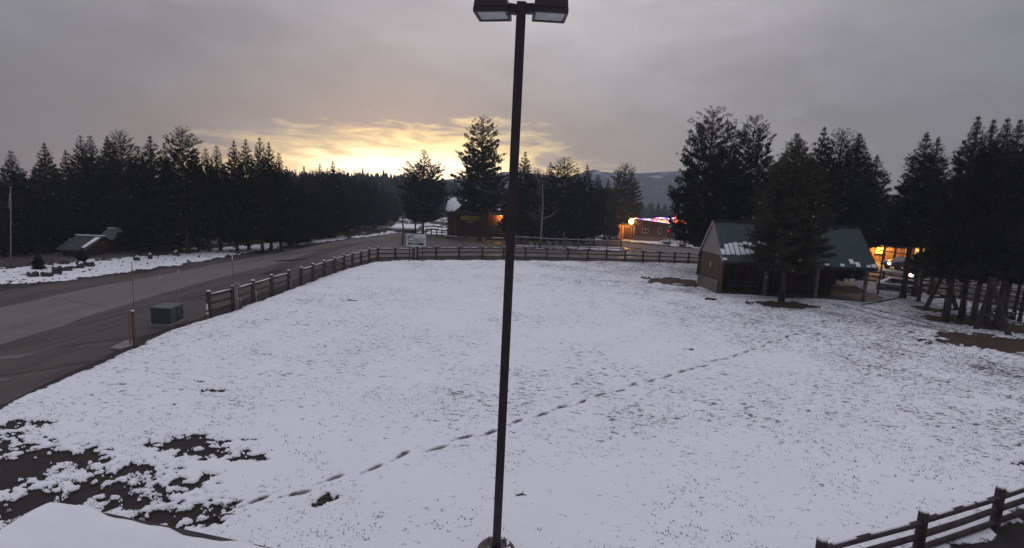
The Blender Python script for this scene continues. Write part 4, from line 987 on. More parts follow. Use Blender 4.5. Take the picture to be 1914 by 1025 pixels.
def white_marker():
    for px, py, lab in ((495, 456, 'small white roadside marker post in front of the last forest clump'),):
        b = g(px, py); root = thing('marker_post', b, lab, 'post'); MB().beam(b, b + Vector((0, 0, 1.1)), .09, .05).build('post', M_white, root); MB().box(b + Vector((0, -.03, 1.0)), (.09, .01, .12)).build('reflector', M_red, root)
white_marker()
def rock(px, py, w, h, label, seed, snow=True):
    b = g(px, py); r = np.random.default_rng(seed); root = thing('boulder', b, label, 'boulder'); n1, n2 = 9, 14; V = []; 
    ph = r.uniform(0, 6, 6)
    def P(i, j, k=1., dz=0):
        th = math.pi * i / n1; a = 6.283 * j / n2
        rr = 1 + .18 * math.sin(2 * a + ph[0] + th) + .12 * math.sin(3 * a + ph[1]) * math.sin(th * 2 + ph[2]) + .08 * math.sin(5 * a + ph[3] + 3 * th)
        x = math.sin(th) ** .7 * math.cos(a) * w / 2 * rr; y = math.sin(th) ** .7 * math.sin(a) * w / 2 * rr * .8; z = math.cos(th) * h * .58 * rr
        return Vector((b.x + x * k, b.y + y * k, h * .42 + z + dz))
    V = [P(i, j) for i in range(n1 + 1) for j in range(n2)]; fs = [(i * n2 + j, (i + 1) * n2 + j, (i + 1) * n2 + (j + 1) % n2, i * n2 + (j + 1) % n2) for i in range(n1) for j in range(n2)]
    MB().add(V, fs).build('stone', M_rock, root, smooth=seed % 2 == 0)
    if snow:
        V = [P(i, j, .85, .05 * (1 - i / 3) + .012) for i in range(4) for j in range(n2)]; fs = [(i * n2 + j, (i + 1) * n2 + j, (i + 1) * n2 + (j + 1) % n2, i * n2 + (j + 1) % n2) for i in range(3) for j in range(n2)]
        MB().add(V, fs).build('snow_cap', M_snow, root, smooth=True)
for i, (px, py, w, h, lab) in enumerate((
 (62, 519, .75, .42, 'low wedge shaped boulder at the left end of the boulder row'), (88, 519, .6, .4, 'small dark boulder second in the roadside row'),
 (107, 514, .62, .62, 'tall reddish block boulder in the roadside row'), (127, 508, .6, .4, 'dark boulder with thick snow cap right of the reddish block'),
 (137, 504, .55, .3, 'flat boulder touching the one with a thick snow cap'), (152, 503, .5, .45, 'rounded boulder under the young pine'),
 (168, 500, .65, .45, 'boulder at the right end of the roadside row'), (256, 489, .45, .4, 'lone snow capped boulder beside the tall orange rod line'),
 (281, 484, .4, .4, 'small upright boulder between the lone boulder and the grassy bank'), (329, 479, .6, .42, 'snow capped boulder at the left end of the grassy bank'),
 (345, 474, .8, .4, 'wide flat boulder in the grassy bank'), (363, 473, .8, .42, 'boulder at the right end of the grassy bank'))):
    rock(px, py, w, h, lab, 30 + i)
def shed(name, px0, px1, by, eave_y, ridge_y, label, roofm, snow_rake=False, ridge_dx=8):
    a = g(px0, by); b = g(px1, by - 2); D = min(a.y, b.y); a.y = b.y = D; w = b.x - a.x; dp = 3.2; root = thing(name, a, label, 'shed')
    ez = at(px0, eave_y, D).z; rz = at(px0, ridge_y, D + dp / 2).z
    n = max(5, int(ez / .24)); ww = MB()
    for i in range(n):   # hewn logs, front and side
        z = (i + .5) * ez / n; o_ = .12 if i % 2 else .2
        ww.tube([(a.x - o_, D, z), (b.x + o_, D, z)], ez / n * .49, 6); ww.tube([(a.x - o_, D + dp, z), (b.x + o_, D + dp, z)], ez / n * .49, 6)
        ww.tube([(a.x, D - o_, z + .05), (a.x, D + dp + o_, z + .05)], ez / n * .47, 6); ww.tube([(b.x, D - o_, z + .05), (b.x, D + dp + o_, z + .05)], ez / n * .47, 6)
    ww.build('log_wall', M_log, root)
    gb = MB()
    for x in (a.x, b.x): gb.add([(x - .05, D, ez), (x - .05, D + dp, ez), (x - .05, D + dp / 2, rz), (x + .05, D, ez), (x + .05, D + dp, ez), (x + .05, D + dp / 2, rz)], [(0, 1, 2), (5, 4, 3), (0, 3, 4, 1), (1, 4, 5, 2), (2, 5, 3, 0)])
    gb.build('gable_wall', M_plank2, root)
    o = .45; sl = (rz - ez) / (dp / 2)
    for s in (-1, 1):
        y0 = D + dp / 2; y1 = D + dp / 2 + s * (dp / 2 + o); z1 = rz - (dp / 2 + o) * sl; npan = 7; x0 = a.x - .35; x1 = b.x + .35
        for k in range(npan):
            xa = x0 + (x1 - x0) * k / npan; xb = x0 + (x1 - x0) * (k + 1) / npan - .015; dz = .015 * (k % 2)
            q = [(xa, y0, rz + dz), (xb, y0, rz + dz), (xb, y1, z1 + dz), (xa, y1, z1 + dz)]; 
            if s > 0: q = q[::-1]
            MB().hexa([Vector(p) for p in q][::-1] + [Vector(p) + Vector((0, 0, .05)) for p in q][::-1]).build('roof_panel', roofm, root)
    sb = MB(); sb.beam((x0, D + dp / 2, rz + .08), (x1, D + dp / 2, rz + .08), .22, .08)
    if snow_rake: 
        y0 = D + dp / 2; yy = D - o; z1 = rz - (dp / 2 + o) * sl
        sb.hexa([Vector((x1 - .5, y0 - .3, rz - .3 * sl + .07)), Vector((x1 - .1, y0 - .3, rz - .3 * sl + .07)), Vector((x1 - .3, yy + .3, z1 + .3 * sl + .07)), Vector((x1 - .55, yy + .3, z1 + .3 * sl + .07))][::-1] + [Vector((x1 - .5, y0 - .3, rz - .3 * sl + .12)), Vector((x1 - .1, y0 - .3, rz - .3 * sl + .12)), Vector((x1 - .3, yy + .3, z1 + .3 * sl + .12)), Vector((x1 - .55, yy + .3, z1 + .3 * sl + .12))][::-1])
    sb.build('snow_patch', M_snow, root)
    MB().box((b.x - w * .35, D - .13, ez * .38), (.7, .06, ez * .72)).build('door', M_plank2, root)
shed('log_shed', 122, 188, 482, 462, 440, 'small log shed with dark sloping roof in front of the left forest', mat('dark_tin_roof', (.028, .028, .028), .7, (.065, .065, .065), 3, (4, 1, 1)), True)
shed('log_shed', 186, 226, 473, 450, 427, 'small shed with pale tin roof right of the dark roofed one', M_tin)
def brush_pile():
    b = g(400, 461); r = random.Random(8); mb = MB(); sb = MB()
    for i in range(60):
        a = r.uniform(0, 6.28); l = r.uniform(.5, 1.3); c = b + Vector((r.uniform(-.8, .8), r.uniform(-.4, .4), r.uniform(0, .4))); e = c + Vector((math.cos(a) * l, math.sin(a) * l * .5, r.uniform(-.1, .6)))
        e.z = max(.02, e.z); mb.tube([c, e], [.03, .01], 4, False)
        if i % 2 == 0: sb.tube([c + Vector((0, 0, .035)), c.lerp(e, .8) + Vector((0, 0, .035))], [.035, .02], 4)
    root = thing('brush_pile', b, 'snow dusted pile of cut branches at the forest edge', 'brush pile'); mb.build('branches', M_twig, root); sb.build('snow_dusting', M_snow, root)
brush_pile()
def stick(px, py, l, a, label):
    b = g(px, py, .07); d = Vector((math.cos(a), math.sin(a), 0)); n = Vector((-d.y, d.x, 0)); root = thing('fallen_stick', b, label, 'stick')
    MB().tube([b - d * l / 2, b + n * .03 + Vector((0, 0, .02)), b + d * l / 2], [.022, .018, .008], 6).build('stem', M_twig, root); MB().tube([b, b + d * l * .2 + n * .12 + Vector((0, 0, .03))], [.012, .005], 5).build('twig', M_twig, root)
stick(975, 927, .22, .1, 'tiny dark twig on the snow right of the pole foot'); stick(425, 965, .5, .2, 'brown stick on the snow at the edge of the bare patches'); stick(600, 942, .35, .9, 'dark twig in the bare spot left of the pole foot'); stick(608, 933, .3, .5, 'second dark twig crossing the bare spot left of the pole foot')

# ================================================================== LOG CABIN (centre)
def window(root, c, w, h, axis='x', m=M_glass, fm=M_white, panes=2, ft=.06):
    """window facing -Y (axis x) : frame part with pane sub-parts"""
    fr = MB(); c = Vector(c)
    for dz in (-h / 2, h / 2): fr.box(c + Vector((0, 0, dz)), (w + ft, .07, ft))
    for i in range(panes + 1): fr.box(c + Vector((-w / 2 + w * i / panes, 0, 0)), (ft * (.8), .065, h - ft - .004))
    fo = fr.build('window', fm, root)
    for i in range(panes):
        me = MB(); me.box(c + Vector((-w / 2 + w * (i + .5) / panes, .02, 0)), (w / panes - ft * .8 - .004, .02, h - ft - .004)); p = me.build('pane', m, None)
        off = root.location
        for v in p.data.vertices: v.co -= off
        p.parent = fo
    return fo
def cabin():
    a = g(838, 445); D = a.y; b = Vector((at(950, 447, D).x, D, 0)); root = thing('log_cabin', Vector((a.x, D, 0)), 'log cabin with yellow sign and snowy roof behind the tall centre pine', 'cabin')
    dp = 7.; ez = at(838, 398, D).z; rz = at(850, 373, D + dp / 2).z
    n = 14; wl = MB()
    for i in range(n):
        z = (i + .5) * ez / n; o_ = .15 if i % 2 else .3
        MB().tube([(a.x - o_, D, z), (b.x + o_, D, z)], ez / n * .5, 8).build('wall_log', M_brownlog, root)
        wl.tube([(a.x, D - o_, z), (a.x, D + dp, z)], ez / n * .48, 7); wl.tube([(b.x, D - o_, z), (b.x, D + dp, z)], ez / n * .48, 7); wl.tube([(a.x, D + dp, z), (b.x, D + dp, z)], ez / n * .48, 7)
    wl.build('side_wall', M_brownlog, root)
    o = .6; x0, x1 = a.x - .55, b.x + .7; sl = (rz - ez) / (dp / 2); ye = D - o; ze = ez - o * sl + .35; rz2 = rz + .25
    for s in (-1, 1):
        y1 = D + dp / 2 + s * (dp / 2 + o); q = [Vector((x0, D + dp / 2, rz2)), Vector((x1, D + dp / 2, rz2)), Vector((x1, y1, ze)), Vector((x0, y1, ze))]
        q = q[::-1] if s < 0 else q
        MB().hexa(q + [p + Vector((0, 0, .14)) for p in q]).build('roof', M_rust, root)
    # snow on the front slope, ragged
    def sp(x, t, dz=0): return Vector((x, (D + dp / 2) + (ye - D - dp / 2) * t, rz2 + (ze - rz2) * t + .15 + dz))
    for (xa, xb, t0, t1, sd) in ((x0 + .05, a.x + 2.6, .05, .98, 1), (a.x + 6.2, b.x + .5, .35, .97, 2)):
        r = random.Random(sd); nn = 16; V = []; fs = []
        tops = [t0 + r.uniform(0, .05 if sd == 1 else .25) + (.35 * abs(math.sin(i * 1.3)) if sd == 2 else 0) for i in range(nn + 1)]; bots = [t1 - r.uniform(0, .08) for _ in range(nn + 1)]
        for i in range(nn + 1):
            x = xa + (xb - xa) * i / nn; V += [sp(x, tops[i], .0), sp(x, tops[i] + .02, .12), sp(x, bots[i] - .02, .14), sp(x, bots[i], 0)]
        for i in range(nn):
            for k in range(3): fs.append((i * 4 + k, i * 4 + k + 1, i * 4 + 5 + k, i * 4 + 4 + k))
        MB().add(V, fs).build('snow_sheet', M_snow, root, smooth=False)
    # front cross gable / porch
    gx0, gx1 = at(853, 400, D).x, at(914, 400, D).x; gy = D - 2.2; gm = (gx0 + gx1) / 2; gz = rz2 + .1; gez = ez + .05
    for s, xe in ((-1, gx0 - .3), (1, gx1 + .3)):
        q = [Vector((gm, gy - .5, gz)), Vector((xe, gy - .5, gez - .15)), Vector((xe, D + dp / 2, gez - .15)), Vector((gm, D + dp / 2, gz))]
        if s > 0: q = q[::-1]
        MB().hexa(q + [p + Vector((0, 0, .16)) for p in q]).build('porch_roof_slope', M_rust, root)
    MB().add([(gx0, gy, gez - .1), (gx1, gy, gez - .1), (gm, gy, gz - .1), (gx0, gy + .08, gez - .1), (gx1, gy + .08, gez - .1), (gm, gy + .08, gz - .1)], [(0, 1, 2), (5, 4, 3), (0, 3, 4, 1), (1, 4, 5, 2), (2, 5, 3, 0)]).build('porch_gable', M_plank, root)
    for x in (gx0 + .1, gm - .9, gx1 - .1): MB().tube([(x, gy + .1, 0), (x, gy + .1, gez)], .14, 9).build('porch_post', M_brownlog, root)
    MB().box((gm, gy + 1.0, .18), (gx1 - gx0, 2.2, .36)).build('porch_floor', M_oldlog, root)
    MB().hexa([Vector(p) for p in ((gm - .4, gy - 2.2, 0), (gm + 2.2, gy - 2.2, 0), (gm + 2.2, gy - .12, 0), (gm - .4, gy - .12, 0), (gm - .4, gy - 2.2, .02), (gm + 2.2, gy - 2.2, .02), (gm + 2.2, gy - .12, .34), (gm - .4, gy - .12, .34))]).build('ramp', M_oldlog, root)
    MB().box((gm + .2, D - .22, 1.45), (1.1, .08, 2.1)).build('door', M_plank2, root)
    window(root, (at(920, 430, D).x + .2, D - .2, 1.6), 1.5, 1.2, fm=M_plank2)
    # yellow sign and little one under it
    s0 = at(861, 404, gy - .1); s1 = at(896, 412, gy - .1); c = (s0 + s1) / 2
    so = MB().box((c.x, gy - .1, c.z), (s1.x - s0.x, .08, .62)).build('yellow_sign', M_sign_y, root)
    t = text_mesh('VISITOR CENTER', .36, (c.x, gy - .16, c.z), mat('dark_green_print', (.06, .09, .02), .6), root); 
    s0 = at(879, 414, gy - .1); text_mesh('Open', .5, (s0.x, gy - .16, s0.z - .1), M_white, root, shear=.3)
    # wall lamp and its warm light on the logs
    lp_ = at(936, 403.5, D - .45); MB().box(lp_ + Vector((0, .1, .05)), (.25, .3, .1)).build('lamp_housing', M_black, root)
    MB().box(lp_ + Vector((0, .08, -.03)), (.18, .16, .04)).build('lamp_bulb', mat('warm_bulb', (1, .6, .2), .5, emit=(1, .5, .12), estr=25), root)
    l = lamp('cabin_lamp_light', lp_ + Vector((0, .03, -.12)), 260, (1, .50, .12), .06); l.parent = root; l.location = l.location - root.location
    l2 = at(957, 403, D - .8); MB().tube([l2, l2 + Vector((0, 0, .12))], .1, 8).build('lamp_bulb', MATS['warm_bulb'], root)
    # firewood bench
    bb = at(860, 441, gy - 1.5); 

cabin()
def bench(px, py, w, label, snow=True):
    b = g(px, py); root = thing('bench', b, label, 'bench'); MB().box(b + Vector((0, 0, .45)), (w, .4, .07)).build('seat', M_oldlog, root)
    for s in (-1, 1): MB().box(b + Vector((s * w * .38, 0, .205)), (.09, .34, .41)).build('leg', M_oldlog, root)
    if snow: MB().box(b + Vector((0, 0, .52)), (w * .96, .36, .06)).build('snow_cap', M_snow, root, bevel=.02)
bench(843, 448, 2.0, 'snow topped bench left of the cabin ramp'); bench(1908, 600, 1.5, 'low bench at the right edge below the pines', True)
def picnic(px, py, label, rz=0., s=1., snow=True):
    b = g(px, py); root = thing('picnic_table', b, label, 'picnic table', rz=0); mz = Matrix.Rotation(rz, 3, 'Z')
    def q(x, y, z): return b + mz @ Vector((x * s, y * s, z * s))
    for i in range(5): MB().beam(q(-.9, -.3 + i * .15, .74), q(.9, -.3 + i * .15, .74), .13 * s, .04 * s).build('table_board', M_oldlog, root)
    for y in (-.7, .7): MB().beam(q(-.9, y, .44), q(.9, y, .44), .26 * s, .04 * s).build('bench_seat', M_oldlog, root)
    for x in (-.65, .65):
        for y in (-1, 1): MB().beam(q(x, y * .25, .72), q(x, y * .55, 0), .05 * s, .09 * s).build('leg', M_oldlog, root)
        MB().beam(q(x, -.75, .40), q(x, .75, .40), .05 * s, .08 * s).build('crossbar', M_oldlog, root)
    if snow: MB().box(q(0, 0, .80), (1.7 * s, .66 * s, .07 * s), rz).build('snow_cap', M_snow, root, bevel=.02)
picnic(930, 455, 'picnic table with a heap of snow in front of the cabin wall'); picnic(1858, 596, 'snow covered picnic table among the trunks at right', .4, .9)
def grill(px, py, label):
    b = g(px, py); root = thing('pedestal_grill', b, label, 'grill'); MB().tube([b, b + Vector((0, 0, .75))], .05, 8).build('post', M_black, root)
    MB().hexa([b + Vector(p) for p in ((-.18, -.2, .75), (.18, -.2, .75), (.18, .2, .75), (-.18, .2, .75), (-.22, -.24, 1.0), (.22, -.24, 1.0), (.22, .24, 1.0), (-.22, .24, 1.0))]).build('fire_box', M_rust, root); MB().box(b + Vector((0, 0, 1.03)), (.4, .42, .05)).build('snow_cap', M_snow, root)
grill(1764, 578, 'short pedestal grill between the swing legs')
def far_house(px0, px1, by, ey, ry, label, m):
    a = g(px0, by); D = a.y; x1 = at(px1, by, D).x; ez = at(px0, ey, D).z; rz = at(px0, ry, D + 3).z; root = thing('house', Vector((a.x, D, 0)), label, 'house')
    MB().box(((a.x + x1) / 2, D + 3, ez / 2), (x1 - a.x, 6, ez)).build('wall', m, root)
    for s in (-1, 1):
        q = [Vector((a.x - .5, D + 3, rz)), Vector((x1 + .5, D + 3, rz)), Vector((x1 + .5, D + 3 + s * 3.6, ez - .1)), Vector((a.x - .5, D + 3 + s * 3.6, ez - .1))]; q = q[::-1] if s < 0 else q
        MB().hexa(q + [p + Vector((0, 0, .25)) for p in q]).build('roof', M_snow, root)
    window(root, ((a.x + x1) / 2 - 1, D - .04, ez * .5), 1.2, ez * .4, fm=M_white)
far_house(738, 775, 434.5, 427, 421, 'low pale building with snowy roof at the far end of the road', mat('pale_siding', (.25, .25, .26), .8)); 

# ================================================================== BUILDING WITH LIGHT STRINGS
def emat(name, c, s): return mat(name, c, .5, emit=c, estr=s)
E_red = emat('red_bulb', (1, .04, .08), 1.8); E_blue = emat('blue_bulb', (.12, .22, 1), 1.8); E_white = emat('white_bulb', (1, .8, .92), 2.2); E_pink = emat('pink_bulb', (1, .20, .45), 2.0)
E_orange = emat('orange_neon', (1, .32, .06), 2.2); E_redneon = emat('red_neon', (1, .10, .02), 1.8); E_lamp = emat('sodium_lamp', (1, .62, .22), 14.); E_win = emat('lit_window', (1, .50, .14), 1.3)
def bar_building():
    a = g(1188, 450); D = a.y; root = thing('brown_building', Vector((a.x, D, 0)), 'low brown building with sloping snowy roof edge and glowing porch lamp', 'building')
    xl = at(1188, 430, D).x; xr = at(1249, 430, D).x; zl = at(1188, 411, D).z; zr = at(1249, 420.5, D).z; dp = 5
    nb = 12
    for i in range(nb):
        x0 = xl + (xr - xl) * i / nb; x1 = xl + (xr - xl) * (i + 1) / nb - .02; z0 = zl + (zr - zl) * i / nb; z1 = zl + (zr - zl) * (i + 1) / nb
        MB().hexa([Vector(p) for p in ((x0, D, .85), (x1, D, .85), (x1, D + .1, .85), (x0, D + .1, .85), (x0, D, z0), (x1, D, z1), (x1, D + .1, z1), (x0, D + .1, z0))]).build('siding_board', M_brown, root)
    MB().hexa([Vector(p) for p in ((xl, D + .12, 0), (xr, D + .12, 0), (xr, D + dp, 0), (xl, D + dp, 0), (xl, D + .12, zl), (xr, D + .12, zr), (xr, D + dp, zr), (xl, D + dp, zl))]).build('wall', M_brown, root)
    MB().box(((xl + xr) / 2, D - .05, .42), (xr - xl + .1, .2, .82)).build('skirting', M_tan, root)
    MB().hexa([Vector(p) for p in ((xl - .4, D - .5, zl), (xr + .2, D - .5, zr), (xr + .2, D + dp, zr), (xl - .4, D + dp, zl), (xl - .4, D - .5, zl + .25), (xr + .2, D - .5, zr + .25), (xr + .2, D + dp, zr + .25), (xl - .4, D + dp, zl + .25))]).build('roof', M_snow, root)
    MB().beam((xl - .4, D - .53, zl + .05), (xr + .2, D - .53, zr + .05), .05, .3).build('fascia', M_plank2, root)
    window(root, (at(1206, 432, D).x, D - .05, at(1206, 432, D).z), 1.05, .75); window(root, (at(1233, 432, D).x, D - .05, at(1233, 432, D).z), .45, 1.1, panes=1)
    # porch on the left
    px0, px1 = at(1162, 430, D).x, xl - .1; pz = at(1175, 421, D).z
    MB().box(((px0 + px1) / 2, D + 2.6, pz / 2), (px1 - px0, .15, pz)).build('porch_back_wall', mat('porch_boards', (.35, .20, .09), .8, (.45, .27, .13), 3, (3, 1, 1)), root)
    MB().box(((px0 + px1) / 2, D + 1.2, pz + .1), (px1 - px0 + .4, 3.0, .2)).build('porch_roof', M_plank2, root)
    for i in range(6): x = px0 + (px1 - px0) * i / 5; MB().beam((x, D, 0), (x, D, pz), .13, .13).build('porch_post', M_plank2, root)
    for k in (.95, .5): MB().beam((px0, D, k), (px1, D, k), .08, .1).build('porch_rail', M_plank2, root)
    MB().box(((px0 + px1) / 2 + .3, D + 2.5, 1.15), (.95, .08, 2.1)).build('door', M_plank, root)
    lz = at(1180, 414.5, D - .5); ico = MB(); n1 = 8
    V = [lz + Vector((math.sin(math.pi * i / n1) * math.cos(6.283 * j / 12) * .46, math.sin(math.pi * i / n1) * math.sin(6.283 * j / 12) * .46, math.cos(math.pi * i / n1) * .46)) for i in range(n1 + 1) for j in range(12)]
    ico.add(V, [(i * 12 + j, (i + 1) * 12 + j, (i + 1) * 12 + (j + 1) % 12, i * 12 + (j + 1) % 12) for i in range(n1) for j in range(12)]); ico.build('lamp_globe', E_lamp, root, smooth=True)
    MB().tube([lz + Vector((0, 0, -.3)), Vector((lz.x, lz.y, 0))], .06, 6).build('lamp_post', M_black, root)
    for p, e in ((lz + Vector((-.2, -.2, .9)), 520), (Vector(((px0 + px1) / 2, D + 1.0, pz - .25)), 320)):
        l = lamp('porch_light', p, e, (1, .48, .13), .2); l.parent = root; l.location = p - root.location
    # light string along the roof edge
    sb = [MB(), MB(), MB()]; r = random.Random(1)
    for i in range(46):
        t = i / 45; p = Vector((xl - .3 + (xr - xl + .4) * t, D - .56, zl + (zr - zl) * t + .32)); k = r.choice([0, 0, 1, 2]) if t < .5 else r.choice([0, 1]); sb[k].box(p, (.11, .06, .09))
    for m_, q in zip((E_pink, E_white, E_blue), sb): q.build('light_string', m_, root)
bar_building()
def neon_building():
    D = 99.; p0 = at(1218, 450, D); p1 = at(1330, 455, D); root = thing('neon_building', Vector((p0.x, D, 0)), 'dark building outlined in red blue and white light strings with orange signs', 'building')
    zt = at(1240, 409, D).z; zr = at(1290, 413, D).z
    MB().box(((p0.x + p1.x) / 2, D + 5, zt / 2 - .3), (p1.x - p0.x, 10, zt - .6)).build('wall', M_plank2, root)
    MB().box(((p0.x + p1.x) / 2, D + 4.8, zt - .45), (p1.x - p0.x + .6, 10.6, .3)).build('roof', M_snow, root)
    def sgn(x0, y0, x1, y1, m, nm):
        a = at(x0, y0, D - .3); b = at(x1, y1, D - .3); c = (a + b) / 2; w = b.x - a.x; h = a.z - b.z
        MB().box((c.x, D - .3, c.z), (w + .2, .12, h + .15)).build('sign_board', M_red, root); s = MB(); r = random.Random(x0)
        for k in range(5):
            P = [Vector((a.x + w * i / 8, D - .42, c.z + h * (.32 * math.sin(i * 1.7 + k * 1.3) + (k - 2) * .10))) for i in range(9)]; s.tube(P, .10, 5)
        s.build(nm, m, root)
    sgn(1227, 411, 1248, 418, emat('yellow_neon', (1, .42, .10), 2.6), 'neon_script'); sgn(1262, 411, 1282, 420, E_redneon, 'neon_script')
    o = MB(); a = at(1263, 412, D - .5); b = at(1276, 418, D - .5)
    o.tube([a.lerp(b, t) for t in (0, .5, 1)], .14, 5); o.build('neon_stroke', E_orange, root)
    def string(pts, ms, n, seed, nm='light_string'):
        r = random.Random(seed); q = [MB() for _ in ms]; P = [at(x, y, D - .5) for x, y in pts]
        for i in range(n):
            t = i / (n - 1) * (len(P) - 1); k = min(int(t), len(P) - 2); p = P[k].lerp(P[k + 1], t - k); q[r.randrange(len(ms))].box(p, (.20, .08, .16))
        for m_, b_ in zip(ms, q): 
            if b_.f: b_.build(nm, m_, root)
    string([(1201, 411), (1214, 410.5)], [E_blue, E_white], 14, 1); string([(1218, 413), (1226, 414)], [E_blue, E_pink], 9, 12)
    string([(1224, 409), (1232, 407.5), (1250, 409)], [E_red, E_blue, E_white], 34, 2); string([(1250, 409), (1262, 408)], [E_white, E_pink], 14, 3)
    string([(1262, 407), (1268, 398), (1274, 407), (1282, 409)], [E_red, E_red, E_white], 28, 4); string([(1250, 431), (1262, 433), (1276, 432)], [E_white, E_blue, E_red], 22, 5)
    string([(1282, 434), (1296, 434), (1312, 433)], [E_white, E_red, E_blue], 18, 6); string([(1247, 431), (1249, 431.5)], [E_red], 3, 7)
    # little tower carrying the white star
    a = at(1262, 409, D); b = at(1275, 398, D); MB().tube([(a.x, D, a.z), ((a.x + b.x) / 2, D, b.z)], .08, 5).tube([(b.x, D, a.z), ((a.x + b.x) / 2, D, b.z)], .08, 5).build('roof_frame', M_plank2, root)
    st = at(1268, 397.5, D); mb = MB(); V = []
    for i in range(10): an = R(90) + i * R(36); rr = .38 if i % 2 == 0 else .17; V.append((st.x + math.cos(an) * rr, D - .45, st.z + math.sin(an) * rr))
    mb.add(V + [(v[0], v[1] + .1, v[2]) for v in V], [tuple(range(10)), tuple(range(19, 9, -1))] + [(i, 10 + i, 10 + (i + 1) % 10, (i + 1) % 10) for i in range(10)]); mb.build('star', E_white, root)
    # outside stair
    s0 = at(1247, 423, D - 2); s1 = at(1266, 446, D - 4)
    stt = MB()
    for i in range(12): p = s0.lerp(s1, i / 11); MB().box(p, (.45, 1.1, .07)).build('stair_tread', M_oldlog, root)
    for dy in (-.6, .6): MB().beam(s0 + Vector((0, dy, .9)), s1 + Vector((0, dy, .9)), .08, .1).build('stair_rail', M_oldlog, root); MB().beam(s0 + Vector((0, dy, -.1)), s1 + Vector((0, dy, -.1)), .08, .25).build('stringer', M_oldlog, root)
    q = at(1258, 427, D - 1.); MB().beam(at(1249, 423, D - 1), at(1270, 431, D - 1), 2.2, .12).build('lower_roof', M_snow, root)
    l = lamp('neon_glow', at(1255, 421, D - 1.5), 60, (1, .2, .12), .5); l.location = l.location - root.location; l.parent = root
neon_building()
def snow_mass(px, py, w, h, label, seed):
    b = g(px, py); root = thing('snowy_shrub', b, label, 'shrub'); r = random.Random(seed); mb = MB(); sb = MB()
    for i in range(90):
        a = r.uniform(0, 6.28); l = r.uniform(.5, 1.) * w / 2; e = b + Vector((math.cos(a) * l, math.sin(a) * l, h * r.uniform(.3, 1.) * (1 - (l / w) ** 2))); c = b + Vector((math.cos(a) * l * .3, math.sin(a) * l * .3, .05)); mb.tube([c, e], [.03, .02], 3, False)
        if e.z > h * .4: sb.box(e, (.22, .2, .09), a)
    mb.build('branches', M_needle, root); sb.build('snow_clump', M_snow, root)
snow_mass(1247, 457, 2.2, .9, 'snow topped shrub at the corner of the brown building', 1); snow_mass(1304, 463, 3.0, 1.9, 'dark shrub with snow left of the shelter gable', 2); snow_mass(1275, 461, 1.8, 1., 'small snowy shrub under the outside stair', 3)

